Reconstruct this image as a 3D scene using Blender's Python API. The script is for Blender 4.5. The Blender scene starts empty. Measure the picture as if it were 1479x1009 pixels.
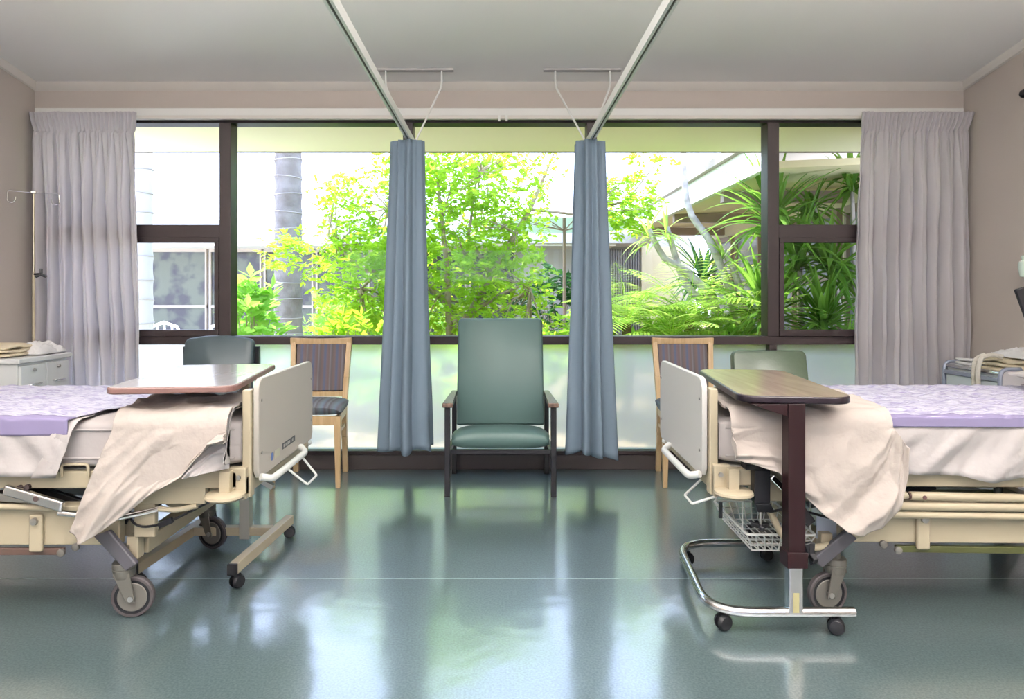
import bpy, bmesh, math, random
from mathutils import Vector, Matrix, noise
PI = math.pi
random.seed(7)
sc = bpy.context.scene
COL = sc.collection
V = Vector

# ------------------------------------------------------------------ materials
MATS = {}
def mat(name, col, rough=0.5, metal=0.0, bump=None, spec=None, mottled=None, coat=0.0, translucent=None):
    """col rgb; bump=(scale,strength[,distance]); mottled=(other rgb, scale[, contrast]); translucent=(rgb, factor)"""
    if name in MATS: return MATS[name]
    m = bpy.data.materials.new(name); m.use_nodes = True
    nt = m.node_tree; N = nt.nodes; L = nt.links
    b = N['Principled BSDF']; out = N['Material Output']
    b.inputs['Base Color'].default_value = (*col, 1)
    b.inputs['Roughness'].default_value = rough
    b.inputs['Metallic'].default_value = metal
    if spec is not None: b.inputs['Specular IOR Level'].default_value = spec
    if coat: b.inputs['Coat Weight'].default_value = coat; b.inputs['Coat Roughness'].default_value = 0.08
    tc = N.new('ShaderNodeTexCoord')
    if mottled:
        n = N.new('ShaderNodeTexNoise'); n.inputs['Scale'].default_value = mottled[1]; n.inputs['Detail'].default_value = 5
        L.new(tc.outputs['Object'], n.inputs['Vector'])
        r = N.new('ShaderNodeValToRGB'); k = mottled[2] if len(mottled) > 2 else .15
        r.color_ramp.elements[0].position = .5 - k; r.color_ramp.elements[1].position = .5 + k
        r.color_ramp.elements[0].color = (*col, 1); r.color_ramp.elements[1].color = (*mottled[0], 1)
        L.new(n.outputs['Fac'], r.inputs['Fac']); L.new(r.outputs['Color'], b.inputs['Base Color'])
    if bump:
        n = N.new('ShaderNodeTexNoise'); n.inputs['Scale'].default_value = bump[0]; n.inputs['Detail'].default_value = 4
        L.new(tc.outputs['Object'], n.inputs['Vector'])
        bp = N.new('ShaderNodeBump'); bp.inputs['Strength'].default_value = bump[1]
        bp.inputs['Distance'].default_value = bump[2] if len(bump) > 2 else 0.01
        L.new(n.outputs['Fac'], bp.inputs['Height']); L.new(bp.outputs['Normal'], b.inputs['Normal'])
    if translucent:
        t = N.new('ShaderNodeBsdfTranslucent'); t.inputs['Color'].default_value = (*translucent[0], 1)
        mx = N.new('ShaderNodeMixShader'); mx.inputs['Fac'].default_value = translucent[1]
        L.new(b.outputs[0], mx.inputs[1]); L.new(t.outputs[0], mx.inputs[2]); L.new(mx.outputs[0], out.inputs['Surface'])
    MATS[name] = m
    return m

def leafmat(name, c1, c2, tcol, tf=.45, rough=.45):
    m = bpy.data.materials.new(name); m.use_nodes = True
    nt = m.node_tree; N = nt.nodes; L = nt.links
    b = N['Principled BSDF']; out = N['Material Output']; b.inputs['Roughness'].default_value = rough; b.inputs['Specular IOR Level'].default_value = .15
    g = N.new('ShaderNodeNewGeometry'); r = N.new('ShaderNodeValToRGB')
    r.color_ramp.elements[0].color = (*c1, 1); r.color_ramp.elements[1].color = (*c2, 1)
    L.new(g.outputs['Random Per Island'], r.inputs['Fac']); L.new(r.outputs['Color'], b.inputs['Base Color'])
    t = N.new('ShaderNodeBsdfTranslucent'); t.inputs['Color'].default_value = (*tcol, 1)
    mx = N.new('ShaderNodeMixShader'); mx.inputs['Fac'].default_value = tf
    L.new(b.outputs[0], mx.inputs[1]); L.new(t.outputs[0], mx.inputs[2]); L.new(mx.outputs[0], out.inputs['Surface'])
    return m

def bandmat(name, cols, scale, axis=0, rough=.8, noise_amt=0.0, bumpy=True):
    """repeating coloured bands along one object axis: cols = [(pos, rgb)...]"""
    m = bpy.data.materials.new(name); m.use_nodes = True
    nt = m.node_tree; N = nt.nodes; L = nt.links
    b = N['Principled BSDF']; b.inputs['Roughness'].default_value = rough
    tc = N.new('ShaderNodeTexCoord'); sx = N.new('ShaderNodeSeparateXYZ'); L.new(tc.outputs['Object'], sx.inputs[0])
    mu = N.new('ShaderNodeMath'); mu.operation = 'MULTIPLY'; mu.inputs[1].default_value = scale; L.new(sx.outputs[axis], mu.inputs[0])
    src = mu
    if noise_amt:
        n = N.new('ShaderNodeTexNoise'); n.inputs['Scale'].default_value = 3; L.new(tc.outputs['Object'], n.inputs['Vector'])
        ad = N.new('ShaderNodeMath'); ad.operation = 'MULTIPLY_ADD'; ad.inputs[1].default_value = noise_amt
        L.new(n.outputs['Fac'], ad.inputs[0]); L.new(mu.outputs[0], ad.inputs[2]); src = ad
    fr = N.new('ShaderNodeMath'); fr.operation = 'FRACT'; L.new(src.outputs[0], fr.inputs[0])
    r = N.new('ShaderNodeValToRGB'); r.color_ramp.interpolation = 'LINEAR'
    e = r.color_ramp.elements
    while len(e) < len(cols): e.new(.5)
    for i, (p, c) in enumerate(cols): e[i].position = p; e[i].color = (*c, 1)
    L.new(fr.outputs[0], r.inputs['Fac']); L.new(r.outputs['Color'], b.inputs['Base Color'])
    return m

def woodmat(name, c1, c2, rough=.4, axis='X', scale=3, coat=0):
    m = bpy.data.materials.new(name); m.use_nodes = True
    nt = m.node_tree; N = nt.nodes; L = nt.links
    b = N['Principled BSDF']; b.inputs['Roughness'].default_value = rough
    if coat: b.inputs['Coat Weight'].default_value = coat; b.inputs['Coat Roughness'].default_value = .12
    tc = N.new('ShaderNodeTexCoord'); mp = N.new('ShaderNodeMapping'); L.new(tc.outputs['Object'], mp.inputs[0])
    mp.inputs['Scale'].default_value = {'X': (1, 14, 14), 'Y': (14, 1, 14), 'Z': (14, 14, 1)}[axis]
    n = N.new('ShaderNodeTexNoise'); n.inputs['Scale'].default_value = scale; n.inputs['Detail'].default_value = 6
    n.inputs['Distortion'].default_value = .6
    L.new(mp.outputs[0], n.inputs['Vector'])
    r = N.new('ShaderNodeValToRGB'); r.color_ramp.elements[0].position = .35; r.color_ramp.elements[1].position = .65
    r.color_ramp.elements[0].color = (*c1, 1); r.color_ramp.elements[1].color = (*c2, 1)
    L.new(n.outputs['Fac'], r.inputs['Fac']); L.new(r.outputs['Color'], b.inputs['Base Color'])
    return m

def glassmat():
    m = bpy.data.materials.new('clear_glass'); m.use_nodes = True
    nt = m.node_tree; N = nt.nodes; L = nt.links; N.remove(N['Principled BSDF'])
    t = N.new('ShaderNodeBsdfTransparent'); t.inputs['Color'].default_value = (.97, .98, .97, 1)
    g = N.new('ShaderNodeBsdfGlossy'); g.inputs['Roughness'].default_value = .02
    f = N.new('ShaderNodeFresnel'); f.inputs['IOR'].default_value = 1.2
    mx = N.new('ShaderNodeMixShader'); L.new(f.outputs[0], mx.inputs[0]); L.new(t.outputs[0], mx.inputs[1]); L.new(g.outputs[0], mx.inputs[2])
    L.new(mx.outputs[0], N['Material Output'].inputs['Surface'])
    return m

def frostmat():
    m = bpy.data.materials.new('frosted_glass'); m.use_nodes = True
    nt = m.node_tree; N = nt.nodes; L = nt.links; N.remove(N['Principled BSDF'])
    r = N.new('ShaderNodeBsdfRefraction'); r.inputs['Roughness'].default_value = .34; r.inputs['IOR'].default_value = 1.13
    r.inputs['Color'].default_value = (.95, .97, .95, 1)
    t = N.new('ShaderNodeBsdfTranslucent'); t.inputs['Color'].default_value = (.93, .95, 1, 1)
    mx = N.new('ShaderNodeMixShader'); mx.inputs[0].default_value = .30
    L.new(r.outputs[0], mx.inputs[1]); L.new(t.outputs[0], mx.inputs[2])
    L.new(mx.outputs[0], N['Material Output'].inputs['Surface'])
    return m

CREAM = mat('cream_enamel', (.47, .405, .29), .38, spec=.4)
PANEL = mat('footboard_laminate', (.47, .435, .39), .45)
PANELW = mat('pale_footboard_laminate', (.62, .60, .58), .45)
WHITEP = mat('white_paint', (.80, .80, .77), .4)
WHITE = mat('white_laminate', (.80, .82, .82), .35)
DARKF = mat('bronze_frame', (.022, .015, .016), .42, spec=.3)
KERB = mat('brown_kerb', (.042, .033, .033), .5)
CHROME = mat('chrome', (.72, .72, .73), .16, 1.0)
STEEL = mat('dull_steel', (.42, .41, .39), .35, .9)
BLACK = mat('black_plastic', (.006, .006, .008), .4, spec=.3)
RUBBER = mat('grey_rubber', (.05, .042, .045), .6)
HUBM = mat('grey_hub', (.13, .123, .11), .5, .2)
FORKM = mat('caster_fork_metal', (.15, .142, .125), .45, .5)
GREYP = mat('grey_lever_plastic', (.065, .062, .075), .5)
WALLM = mat('beige_wall_paint', (.53, .475, .435), .75, bump=(220, .08, .002))
CEILM = mat('ceiling_paint', (.92, .90, .875), .8)
TRIMM = mat('cornice_paint', (.72, .68, .63), .6)
LIGHTWOOD = woodmat('beech_wood', (.50, .34, .18), (.62, .45, .26), .38, 'Z')
ARMWOOD = woodmat('armrest_wood', (.07, .04, .03), (.14, .09, .065), .25, 'Y')
TABLEWOOD = woodmat('walnut_laminate', (.30, .215, .17), (.44, .34, .28), .32, 'Y', 2.0, coat=.5)
TABLEWOOD_GLARE = woodmat('glare_white_laminate', (.80, .76, .76), (.86, .82, .81), .25, 'Y', 2.0, coat=1)  # window glare is put into the near-white top colour
TEDGE = mat('table_edge_dark', (.010, .006, .010), .3, spec=.3)
TEDGE2 = mat('table_edge_brown', (.16, .085, .075), .4)
POSTB = mat('dark_maroon_enamel', (.010, .003, .004), .4, spec=.2)
TEAL = mat('teal_vinyl', (.062, .112, .106), .5, bump=(60, .05, .004))
TEALD = mat('slate_vinyl', (.042, .062, .072), .45)
OLIVE = mat('sage_vinyl', (.062, .088, .057), .32, bump=(9, .25, .02))
BLUEC = mat('blue_grey_curtain_cloth', (.195, .26, .33), .85, translucent=((.25, .33, .40), .22), bump=(300, .1, .002))
WCURT = mat('off_white_curtain_cloth', (.74, .70, .71), .85, translucent=((.80, .79, .84), .40))
SHEET = mat('warm_white_cotton', (.45, .395, .36), .85, bump=(10, .6, .02))
SHEETW = mat('white_sheet_cotton', (.45, .415, .41), .85, bump=(11, .3, .02))
MATTM = mat('mattress_cover', (.45, .41, .405), .8, bump=(8, .2, .02))
TOWEL = mat('white_towel', (.84, .83, .84), .95, bump=(90, .5, .01))
TOWELC = mat('cream_towel', (.74, .64, .47), .95, bump=(90, .5, .01))
CORDM = mat('braided_cord', (.72, .68, .60), .9, bump=(70, 1.0, .01))
STRIPE = bandmat('striped_upholstery', [(0, (.075, .05, .05)), (.2, (.10, .07, .065)), (.3, (.055, .07, .12)), (.42, (.05, .065, .12)), (.5, (.10, .07, .08)), (.7, (.08, .055, .05)), (.82, (.13, .13, .15)), (.9, (.06, .05, .055))], 12.5)
STRIPES = bandmat('striped_seat_upholstery', [(0, (.09, .09, .10)), (.3, (.11, .15, .18)), (.42, (.10, .13, .18)), (.6, (.08, .07, .08)), (.8, (.13, .15, .17)), (.9, (.07, .065, .07))], 12.5)
GLASS = glassmat()
FROST = frostmat()

def purplemat():
    m = bpy.data.materials.new('lilac_woven_blanket'); m.use_nodes = True
    nt = m.node_tree; N = nt.nodes; L = nt.links
    b = N['Principled BSDF']; b.inputs['Roughness'].default_value = .55; b.inputs['Specular IOR Level'].default_value = .8
    tc = N.new('ShaderNodeTexCoord'); mp = N.new('ShaderNodeMapping'); L.new(tc.outputs['Object'], mp.inputs[0])
    mp.inputs['Scale'].default_value = (.8, 1.7, 1)
    n = N.new('ShaderNodeTexNoise'); n.inputs['Scale'].default_value = 26; n.inputs['Detail'].default_value = 3; n.inputs['Distortion'].default_value = 1.0
    L.new(mp.outputs[0], n.inputs['Vector'])
    r = N.new('ShaderNodeValToRGB'); e = r.color_ramp.elements
    e[0].position = .34; e[0].color = (.33, .29, .50, 1); e[1].position = .56; e[1].color = (.66, .64, .76, 1)
    L.new(n.outputs['Fac'], r.inputs['Fac']); L.new(r.outputs['Color'], b.inputs['Base Color'])
    bp = N.new('ShaderNodeBump'); bp.inputs['Strength'].default_value = .8; bp.inputs['Distance'].default_value = .02
    L.new(n.outputs['Fac'], bp.inputs['Height']); L.new(bp.outputs['Normal'], b.inputs['Normal'])
    return m
PURPLE = purplemat()
PURPLEB = mat('lilac_blanket_border', (.205, .175, .30), .85)

def floormat():
    m = bpy.data.materials.new('speckled_teal_vinyl'); m.use_nodes = True
    nt = m.node_tree; N = nt.nodes; L = nt.links
    b = N['Principled BSDF']
    tc = N.new('ShaderNodeTexCoord')
    n = N.new('ShaderNodeTexNoise'); n.inputs['Scale'].default_value = 130; n.inputs['Detail'].default_value = 3
    L.new(tc.outputs['Object'], n.inputs['Vector'])
    r = N.new('ShaderNodeValToRGB'); e = r.color_ramp.elements
    e[0].position = .33; e[0].color = (.055, .086, .092, 1); e[1].position = .67; e[1].color = (.115, .158, .165, 1)
    L.new(n.outputs['Fac'], r.inputs['Fac']); L.new(r.outputs['Color'], b.inputs['Base Color'])
    n2 = N.new('ShaderNodeTexNoise'); n2.inputs['Scale'].default_value = .8; n2.inputs['Detail'].default_value = 3
    L.new(tc.outputs['Object'], n2.inputs['Vector'])
    mr = N.new('ShaderNodeMapRange'); mr.inputs['To Min'].default_value = .27; mr.inputs['To Max'].default_value = .36
    L.new(n2.outputs['Fac'], mr.inputs['Value']); L.new(mr.outputs[0], b.inputs['Roughness'])
    n3 = N.new('ShaderNodeTexNoise'); n3.inputs['Scale'].default_value = 5; n3.inputs['Detail'].default_value = 2
    L.new(tc.outputs['Object'], n3.inputs['Vector'])
    bp = N.new('ShaderNodeBump'); bp.inputs['Strength'].default_value = .22; bp.inputs['Distance'].default_value = .01
    L.new(n3.outputs['Fac'], bp.inputs['Height'])
    bp2 = N.new('ShaderNodeBump'); bp2.inputs['Strength'].default_value = .06; bp2.inputs['Distance'].default_value = .002
    L.new(n.outputs['Fac'], bp2.inputs['Height']); L.new(bp.outputs['Normal'], bp2.inputs['Normal'])
    L.new(bp2.outputs['Normal'], b.inputs['Normal'])
    b.inputs['Specular IOR Level'].default_value = 1.0; b.inputs['Specular Tint'].default_value = (.80, .90, 1, 1)  # blue of the daylight reflections is put into the specular tint
    b.inputs['Coat Weight'].default_value = 1.0; b.inputs['Coat Roughness'].default_value = .14; b.inputs['Coat IOR'].default_value = 1.9
    L.new(bp.outputs['Normal'], b.inputs['Coat Normal'])
    return m
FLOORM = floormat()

# ------------------------------------------------------------------ mesh builder
class MB:
    def __init__(s): s.v = []; s.f = []
    def add(s, vs, fs, M=None):
        o = len(s.v)
        for p in vs: s.v.append(tuple(M @ V(p)) if M is not None else tuple(p))
        for f in fs: s.f.append([i + o for i in f])
        return s
    def box(s, x0, x1, y0, y1, z0, z1, M=None):
        vs = [(x0,y0,z0),(x1,y0,z0),(x1,y1,z0),(x0,y1,z0),(x0,y0,z1),(x1,y0,z1),(x1,y1,z1),(x0,y1,z1)]
        return s.add(vs, [(0,3,2,1),(4,5,6,7),(0,1,5,4),(1,2,6,5),(2,3,7,6),(3,0,4,7)], M)
    def hexa(s, a, b):
        """a, b: two loops of four points"""
        return s.add(list(a) + list(b), [(3,2,1,0),(4,5,6,7),(0,1,5,4),(1,2,6,5),(2,3,7,6),(3,0,4,7)])
    def bar(s, p, q, w, h, up=(0,0,1)):
        """rectangular bar from p to q, w across, h along up"""
        p, q = V(p), V(q); d = (q - p).normalized(); u = V(up); a = d.cross(u)
        if a.length < 1e-4: a = d.cross(V((1,0,0)))
        a.normalize(); u = a.cross(d).normalized(); a = a * w / 2; u = u * h / 2
        return s.hexa([p-a-u, p+a-u, p+a+u, p-a+u], [q-a-u, q+a-u, q+a+u, q-a+u])
    def tube(s, pts, r, n=12, closed=False, caps=True):
        pts = [V(p) for p in pts]; m = len(pts); rr = r if isinstance(r, (list, tuple)) else [r] * m
        rings = []; prev = None
        for i, p in enumerate(pts):
            if closed: t = pts[(i+1) % m] - pts[i-1]
            else: t = pts[min(i+1, m-1)] - pts[max(i-1, 0)]
            t.normalize()
            if prev is None:
                a = t.cross(V((0,0,1)));
                if a.length < .05: a = t.cross(V((1,0,0)))
            else:
                a = prev - t * prev.dot(t)
            a.normalize(); prev = a; b = t.cross(a)
            rings.append([p + (a*math.cos(2*PI*k/n) + b*math.sin(2*PI*k/n)) * rr[i] for k in range(n)])
        vs = [q for r_ in rings for q in r_]; fs = []
        for i in range(m if closed else m-1):
            j = (i+1) % m
            for k in range(n):
                l = (k+1) % n; fs.append((i*n+k, i*n+l, j*n+l, j*n+k))
        if caps and not closed:
            fs.append(tuple(range(n-1, -1, -1))); fs.append(tuple((m-1)*n+k for k in range(n)))
        return s.add(vs, fs)
    def cyl(s, p, q, r, r2=None, n=20): return s.tube([p, q], [r, r if r2 is None else r2], n)
    def lathe(s, prof, M=None, n=32, closed=True):
        """profile [(r, z)] turned about z; closed ring profile or open with caps"""
        vs = []; m = len(prof)
        for k in range(n):
            a = 2*PI*k/n
            for r, z in prof: vs.append((r*math.cos(a), r*math.sin(a), z))
        fs = []
        for k in range(n):
            l = (k+1) % n
            for i in range(m if closed else m-1):
                j = (i+1) % m; fs.append((k*m+i, l*m+i, l*m+j, k*m+j))
        if not closed:
            fs.append([k*m for k in range(n)][::-1]); fs.append([k*m+m-1 for k in range(n)])
        return s.add(vs, fs, M)
    def prism(s, poly, z0, z1, M=None):
        n = len(poly)
        vs = [(x, y, z0) for x, y in poly] + [(x, y, z1) for x, y in poly]
        fs = [tuple(range(n-1, -1, -1)), tuple(range(n, 2*n))] + [(i, (i+1) % n, n+(i+1) % n, n+i) for i in range(n)]
        return s.add(vs, fs, M)
    def sph(s, c, r, n=12, sc_=(1,1,1)):
        vs = []; fs = []; m = n // 2 + 1
        for i in range(1, m-1):
            for k in range(n):
                t = PI*i/(m-1); a = 2*PI*k/n
                vs.append((c[0]+r*sc_[0]*math.sin(t)*math.cos(a), c[1]+r*sc_[1]*math.sin(t)*math.sin(a), c[2]+r*sc_[2]*math.cos(t)))
        for i in range(m-3):
            for k in range(n): fs.append((i*n+k, i*n+(k+1)%n, (i+1)*n+(k+1)%n, (i+1)*n+k))
        fs.append(tuple(range(n-1,-1,-1))); fs.append(tuple((m-3)*n+k for k in range(n)))
        return s.add(vs, fs)
    def grid(s, fn, nu, nv):
        vs = [fn(i/(nu-1), j/(nv-1)) for j in range(nv) for i in range(nu)]
        fs = [(j*nu+i, j*nu+i+1, (j+1)*nu+i+1, (j+1)*nu+i) for j in range(nv-1) for i in range(nu-1)]
        return s.add(vs, fs)
    def build(s, name, material, parent=None, bevel=0, seg=2, subd=0, solid=0, smooth=True, angle=35, recalc=True, solid_off=0):
        me = bpy.data.meshes.new(name); me.from_pydata(s.v, [], s.f); me.update()
        if recalc:
            bm = bmesh.new(); bm.from_mesh(me); bmesh.ops.recalc_face_normals(bm, faces=bm.faces); bm.to_mesh(me); bm.free()
        me.materials.append(material)
        if smooth:
            for p in me.polygons: p.use_smooth = True
            if not subd: me.set_sharp_from_angle(angle=math.radians(angle))
        o = bpy.data.objects.new(name, me); COL.objects.link(o)
        if parent is not None: o.parent = parent
        if solid:
            md = o.modifiers.new('solid', 'SOLIDIFY'); md.thickness = solid; md.offset = solid_off
        if bevel:
            md = o.modifiers.new('bevel', 'BEVEL'); md.width = bevel; md.segments = seg; md.limit_method = 'ANGLE'; md.angle_limit = math.radians(40)
            md.harden_normals = True
        if subd:
            md = o.modifiers.new('subd', 'SUBSURF'); md.levels = subd; md.render_levels = subd
        return o

def thing(name, label, cat, loc=(0,0,0), rotz=0, group=None):
    o = bpy.data.objects.new(name, None); COL.objects.link(o); o.empty_display_size = .1
    o.location = loc; o.rotation_euler = (0, 0, rotz)
    return tag(o, label, cat, group)
def tag(o, label, cat, group=None, kind=None):
    o['label'] = label; o['category'] = cat
    if group: o['group'] = group
    if kind: o['kind'] = kind
    return o
def struct(o): o['kind'] = 'structure'; return o
def fillet(pts, rad, k=6):
    """round the corners of a polyline"""
    out = [V(pts[0])]
    for i in range(1, len(pts)-1):
        a, b, c = V(pts[i-1]), V(pts[i]), V(pts[i+1]); d1 = (a-b); d2 = (c-b)
        r = min(rad, d1.length*.49, d2.length*.49); p = b + d1.normalized()*r; q = b + d2.normalized()*r
        for t in range(k+1):
            u = t/k; out.append(p*(1-u)**2 + b*2*u*(1-u) + q*u*u)
    out.append(V(pts[-1])); return out
def rrect(w, h, r, k=6, cx=0, cy=0):
    out = []
    for sx, sy, a0 in ((1,1,0),(-1,1,90),(-1,-1,180),(1,-1,270)):
        for t in range(k+1):
            a = math.radians(a0 + 90*t/k)
            out.append((cx+sx*(w/2-r)+r*math.cos(a), cy+sy*(h/2-r)+r*math.sin(a)))
    return out
def R(axis, deg): return Matrix.Rotation(math.radians(deg), 4, axis)
def T(x, y, z): return Matrix.Translation((x, y, z))
def nz(x, y=0, z=0): return noise.noise(V((x, y, z)))

# ------------------------------------------------------------------ camera (eye height 1.2 m, horizon row 427, axis column 721)
F = 950.0
cd = bpy.data.cameras.new('camera'); cam = bpy.data.objects.new('camera', cd); COL.objects.link(cam); sc.camera = cam
cam.location = (0, 0, 1.2); cam.rotation_euler = (PI/2, 0, 0)
cd.sensor_width = 36; cd.lens = 36*F/1479; cd.clip_start = .05; cd.clip_end = 300
cd.shift_x = (739.5-721)/1479; cd.shift_y = -(504.5-427)/1479

# ------------------------------------------------------------------ room shell
YW, XW = 4.56, 3.22
YB = -2.8
def ceil_z(y): return 2.664 + .16*(YW-y)
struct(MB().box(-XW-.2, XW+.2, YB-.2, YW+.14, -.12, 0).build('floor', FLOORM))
struct(MB().box(-XW, XW, 2.7895, 2.7925, 0, .0006).build('trim_1', mat('seam_weld', (.33, .42, .41), .3)))
zc0, zc1 = ceil_z(YW+.14), ceil_z(YB-.2)
struct(MB().hexa([(-XW-.2,YW+.14,zc0),(XW+.2,YW+.14,zc0),(XW+.2,YB-.2,zc1),(-XW-.2,YB-.2,zc1)],
    [(-XW-.2,YW+.14,zc0+.12),(XW+.2,YW+.14,zc0+.12),(XW+.2,YB-.2,zc1+.12),(-XW-.2,YB-.2,zc1+.12)]).build('ceiling', CEILM))
for nm, s in (('wall_left', -1), ('wall_right', 1)):
    a, b = s*XW, s*(XW+.2)
    struct(MB().hexa([(a,YW+.14,-.1),(b,YW+.14,-.1),(b,YW+.14,zc0+.02),(a,YW+.14,zc0+.02)],
        [(a,YB-.2,-.1),(b,YB-.2,-.1),(b,YB-.2,zc1+.02),(a,YB-.2,zc1+.02)]).build(nm, WALLM))
struct(MB().box(-XW, XW, YW, YW+.14, 2.425, ceil_z(YW+.14)+.02).build('wall_back', WALLM))
wf = MB(); wf.box(-XW, XW, YB-.2, YB, -.1, 1.4); wf.box(-XW, XW, YB-.2, YB, 2.1, ceil_z(YB)+.05)
wf.box(-XW, -2.9, YB-.2, YB, 1.4, 2.1); wf.box(2.9, XW, YB-.2, YB, 1.4, 2.1)
struct(wf.build('wall_front', WALLM))
# cornice along ceiling joints
z = ceil_z(YW)
struct(MB().hexa([(-XW,YW,z-.045),(XW,YW,z-.045),(XW,YW,z+.01),(-XW,YW,z+.01)],
    [(-XW,YW-.02,z-.03),(XW,YW-.02,z-.03),(XW,YW-.045,z+.006),(-XW,YW-.045,z+.006)]).build('trim_2', TRIMM))
for i, s in ((3, -1), (4, 1)):
    x = s*XW; x2 = s*(XW-.045)
    struct(MB().hexa([(x,YW,ceil_z(YW)-.045),(s*(XW-.015),YW,ceil_z(YW)-.04),(x2,YW,ceil_z(YW)+.005),(x,YW,ceil_z(YW)+.005)],
        [(x,YB,ceil_z(YB)-.045),(s*(XW-.015),YB,ceil_z(YB)-.04),(x2,YB,ceil_z(YB)+.005),(x,YB,ceil_z(YB)+.005)]).build('trim_%d' % i, TRIMM))

# window wall: bronze frame, four mullions, clear upper panes, frosted lower panes
win = bpy.data.objects.new('window_1', None); COL.objects.link(win); win.location = (0, YW, 0); struct(win)
MX = [-1.887, -.629, .638, 1.887]
fr = MB(); fr.box(-XW, XW, -.02, .10, 2.392, 2.425)
fr.box(-XW, XW, -.03, .09, .864, .922)
fr.box(-XW, XW, -.03, .09, .105, .132)
fr.box(-XW, -XW+.08, -.02, .09, .1, 2.4); fr.box(XW-.08, XW, -.02, .09, .1, 2.4)
fr.build('window_frame', DARKF, win, bevel=.004)
for i, x in enumerate(MX):
    w = .040 if i in (0, 3) else .034
    m = MB().box(x-w, x+w, -.035, .085, .922, 2.392)
    w2 = .026
    m.box(x-w2, x+w2, -.03, .085, .132, .864); m.build('mullion', DARKF, win, bevel=.004)
MB().box(-XW, XW, -.015, .14, 0, .105).build('kerb', KERB, win, bevel=.003)
for s in (-1, 1):
    xa, xb = (-XW+.08, MX[0]-.04) if s < 0 else (MX[3]+.04, XW-.08)
    MB().box(xa, xb, -.03, .08, 1.60, 1.69).build('transom', DARKF, win, bevel=.004)
    c = MB(); z0, z1 = .922, 1.60; w = .03
    c.box(xa, xb, -.045, .0, z0, z0+.045); c.box(xa, xb, -.045, .0, z1-.035, z1)
    c.box(xa, xa+w, -.045, 0, z0+.045, z1-.035); c.box(xb-w, xb, -.045, 0, z0+.045, z1-.035)
    c.build('casement_sash', DARKF, win, bevel=.003)
xs = [-XW+.06] + MX + [XW-.06]
for i in range(5):
    a, b = xs[i]+.01, xs[i+1]-.01
    if i in (0, 4):
        MB().box(a, b, .03, .036, 1.66, 2.40).build('pane', GLASS, win, smooth=False)
        MB().box(a, b, .03, .036, .90, 1.62).build('pane', GLASS, win, smooth=False)
    else: MB().box(a, b, .03, .036, .90, 2.40).build('pane', GLASS, win, smooth=False)
    MB().box(a, b, .03, .036, .12, .88).build('frosted_pane', FROST, win, smooth=False)

w2_ = bpy.data.objects.new('fill_window', None); COL.objects.link(w2_); w2_.location = (0, YB-.1, 0); struct(w2_)  # unseen window added behind the camera to let in daylight fill
fr = MB(); fr.box(-2.9, 2.9, -.04, .04, 1.4, 1.47); fr.box(-2.9, 2.9, -.04, .04, 2.03, 2.10)
for x in (-2.86, -.95, .95, 2.86): fr.box(x-.04, x+.04, -.04, .04, 1.47, 2.03)
fr.build('window_frame', WHITEP, w2_)
for a, b in ((-2.82, -.99), (-.91, .91), (.99, 2.82)): MB().box(a, b, -.003, .003, 1.47, 2.03).build('pane', GLASS, w2_, smooth=False)

# curtain rail on the wall over the window
cr = thing('curtain_rail', 'long white curtain rail fixed along the wall above the window', 'curtain rail', (0, YW-.03, 2.43))
MB().box(-3.18, 3.18, -.03, .03, .0, .055).build('rail_cover', WHITEP, cr, bevel=.004)
MB().box(-3.18, 3.18, -.045, -.015, -.025, .0).build('rail_channel', TRIMM, cr, bevel=.003)
for x in (.0, .05): MB().box(x-.008, x+.008, -.055, -.045, -.04, .0).build('glider', WHITEP, cr)

# ------------------------------------------------------------------ window curtains
def window_curtain(xt0, xt1, xb0, xb1, seed, label, ztop=2.44, zbot=.03):
    yc = YW-.10
    root = thing('window_curtain', label, 'curtain', ((xt0+xt1)/2, yc, zbot))
    cx = (xt0+xt1)/2
    rnd = random.Random(seed)
    ph = [rnd.uniform(0, 6.28) for _ in range(8)]
    def fn(u, v):
        # v 0 top .. 1 bottom
        z = ztop + (zbot-ztop)*v
        hdr = .052
        pinch = math.exp(-((v-hdr)/.018)**2)
        w = 1 - .02*pinch
        x0 = xt0 + (xb0-xt0)*min(1, v*1.6); x1 = xt1 + (xb1-xt1)*min(1, v*1.6)
        k = v-hdr
        if v < hdr:
            fl = (hdr-v)/hdr
            y = .010*math.sin(u*2*PI*26+ph[0]) + .022*nz(u*9+seed, 3.1) - .03*fl
            x0 -= .004*fl; x1 += .02*fl
        else:
            a = min(1, k*6)
            uu = u + .020*nz(u*4+seed, v*1.5) + .012*nz(u*9, v*2.5+seed)
            y = (1-a)*.012*math.sin(uu*2*PI*26+ph[1]) + a*(.030*math.sin(uu*2*PI*8.5+ph[2]+.6*nz(v*2, seed)) + .016*math.sin(uu*2*PI*17+ph[3]) + .020*nz(uu*13+seed*3, v*2.2))
            y += .010*a*nz(u*5+v*7, v*9+seed)
            y = max(min(y, .05), -.075)
        x = x0 + (x1-x0)*(.5+(u-.5)*w)
        x += .006*math.sin(u*2*PI*17)*(v > hdr)
        return (x-cx, y, z-zbot)
    m = MB(); nu, nv = 260, 90
    def fn2(u, v): return fn(u, v**1.25)
    m.grid(fn2, nu, nv)
    m.build('cloth', WCURT, root, solid=.002, angle=80)
    return root
window_curtain(-3.17, -2.47, -3.16, -2.42, 3, 'off-white pleated curtain drawn aside behind the thin drip stand')
window_curtain(2.45, 3.185, 2.41, 3.20, 11, 'off-white pleated curtain drawn aside beside the long-leaved plants')

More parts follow.
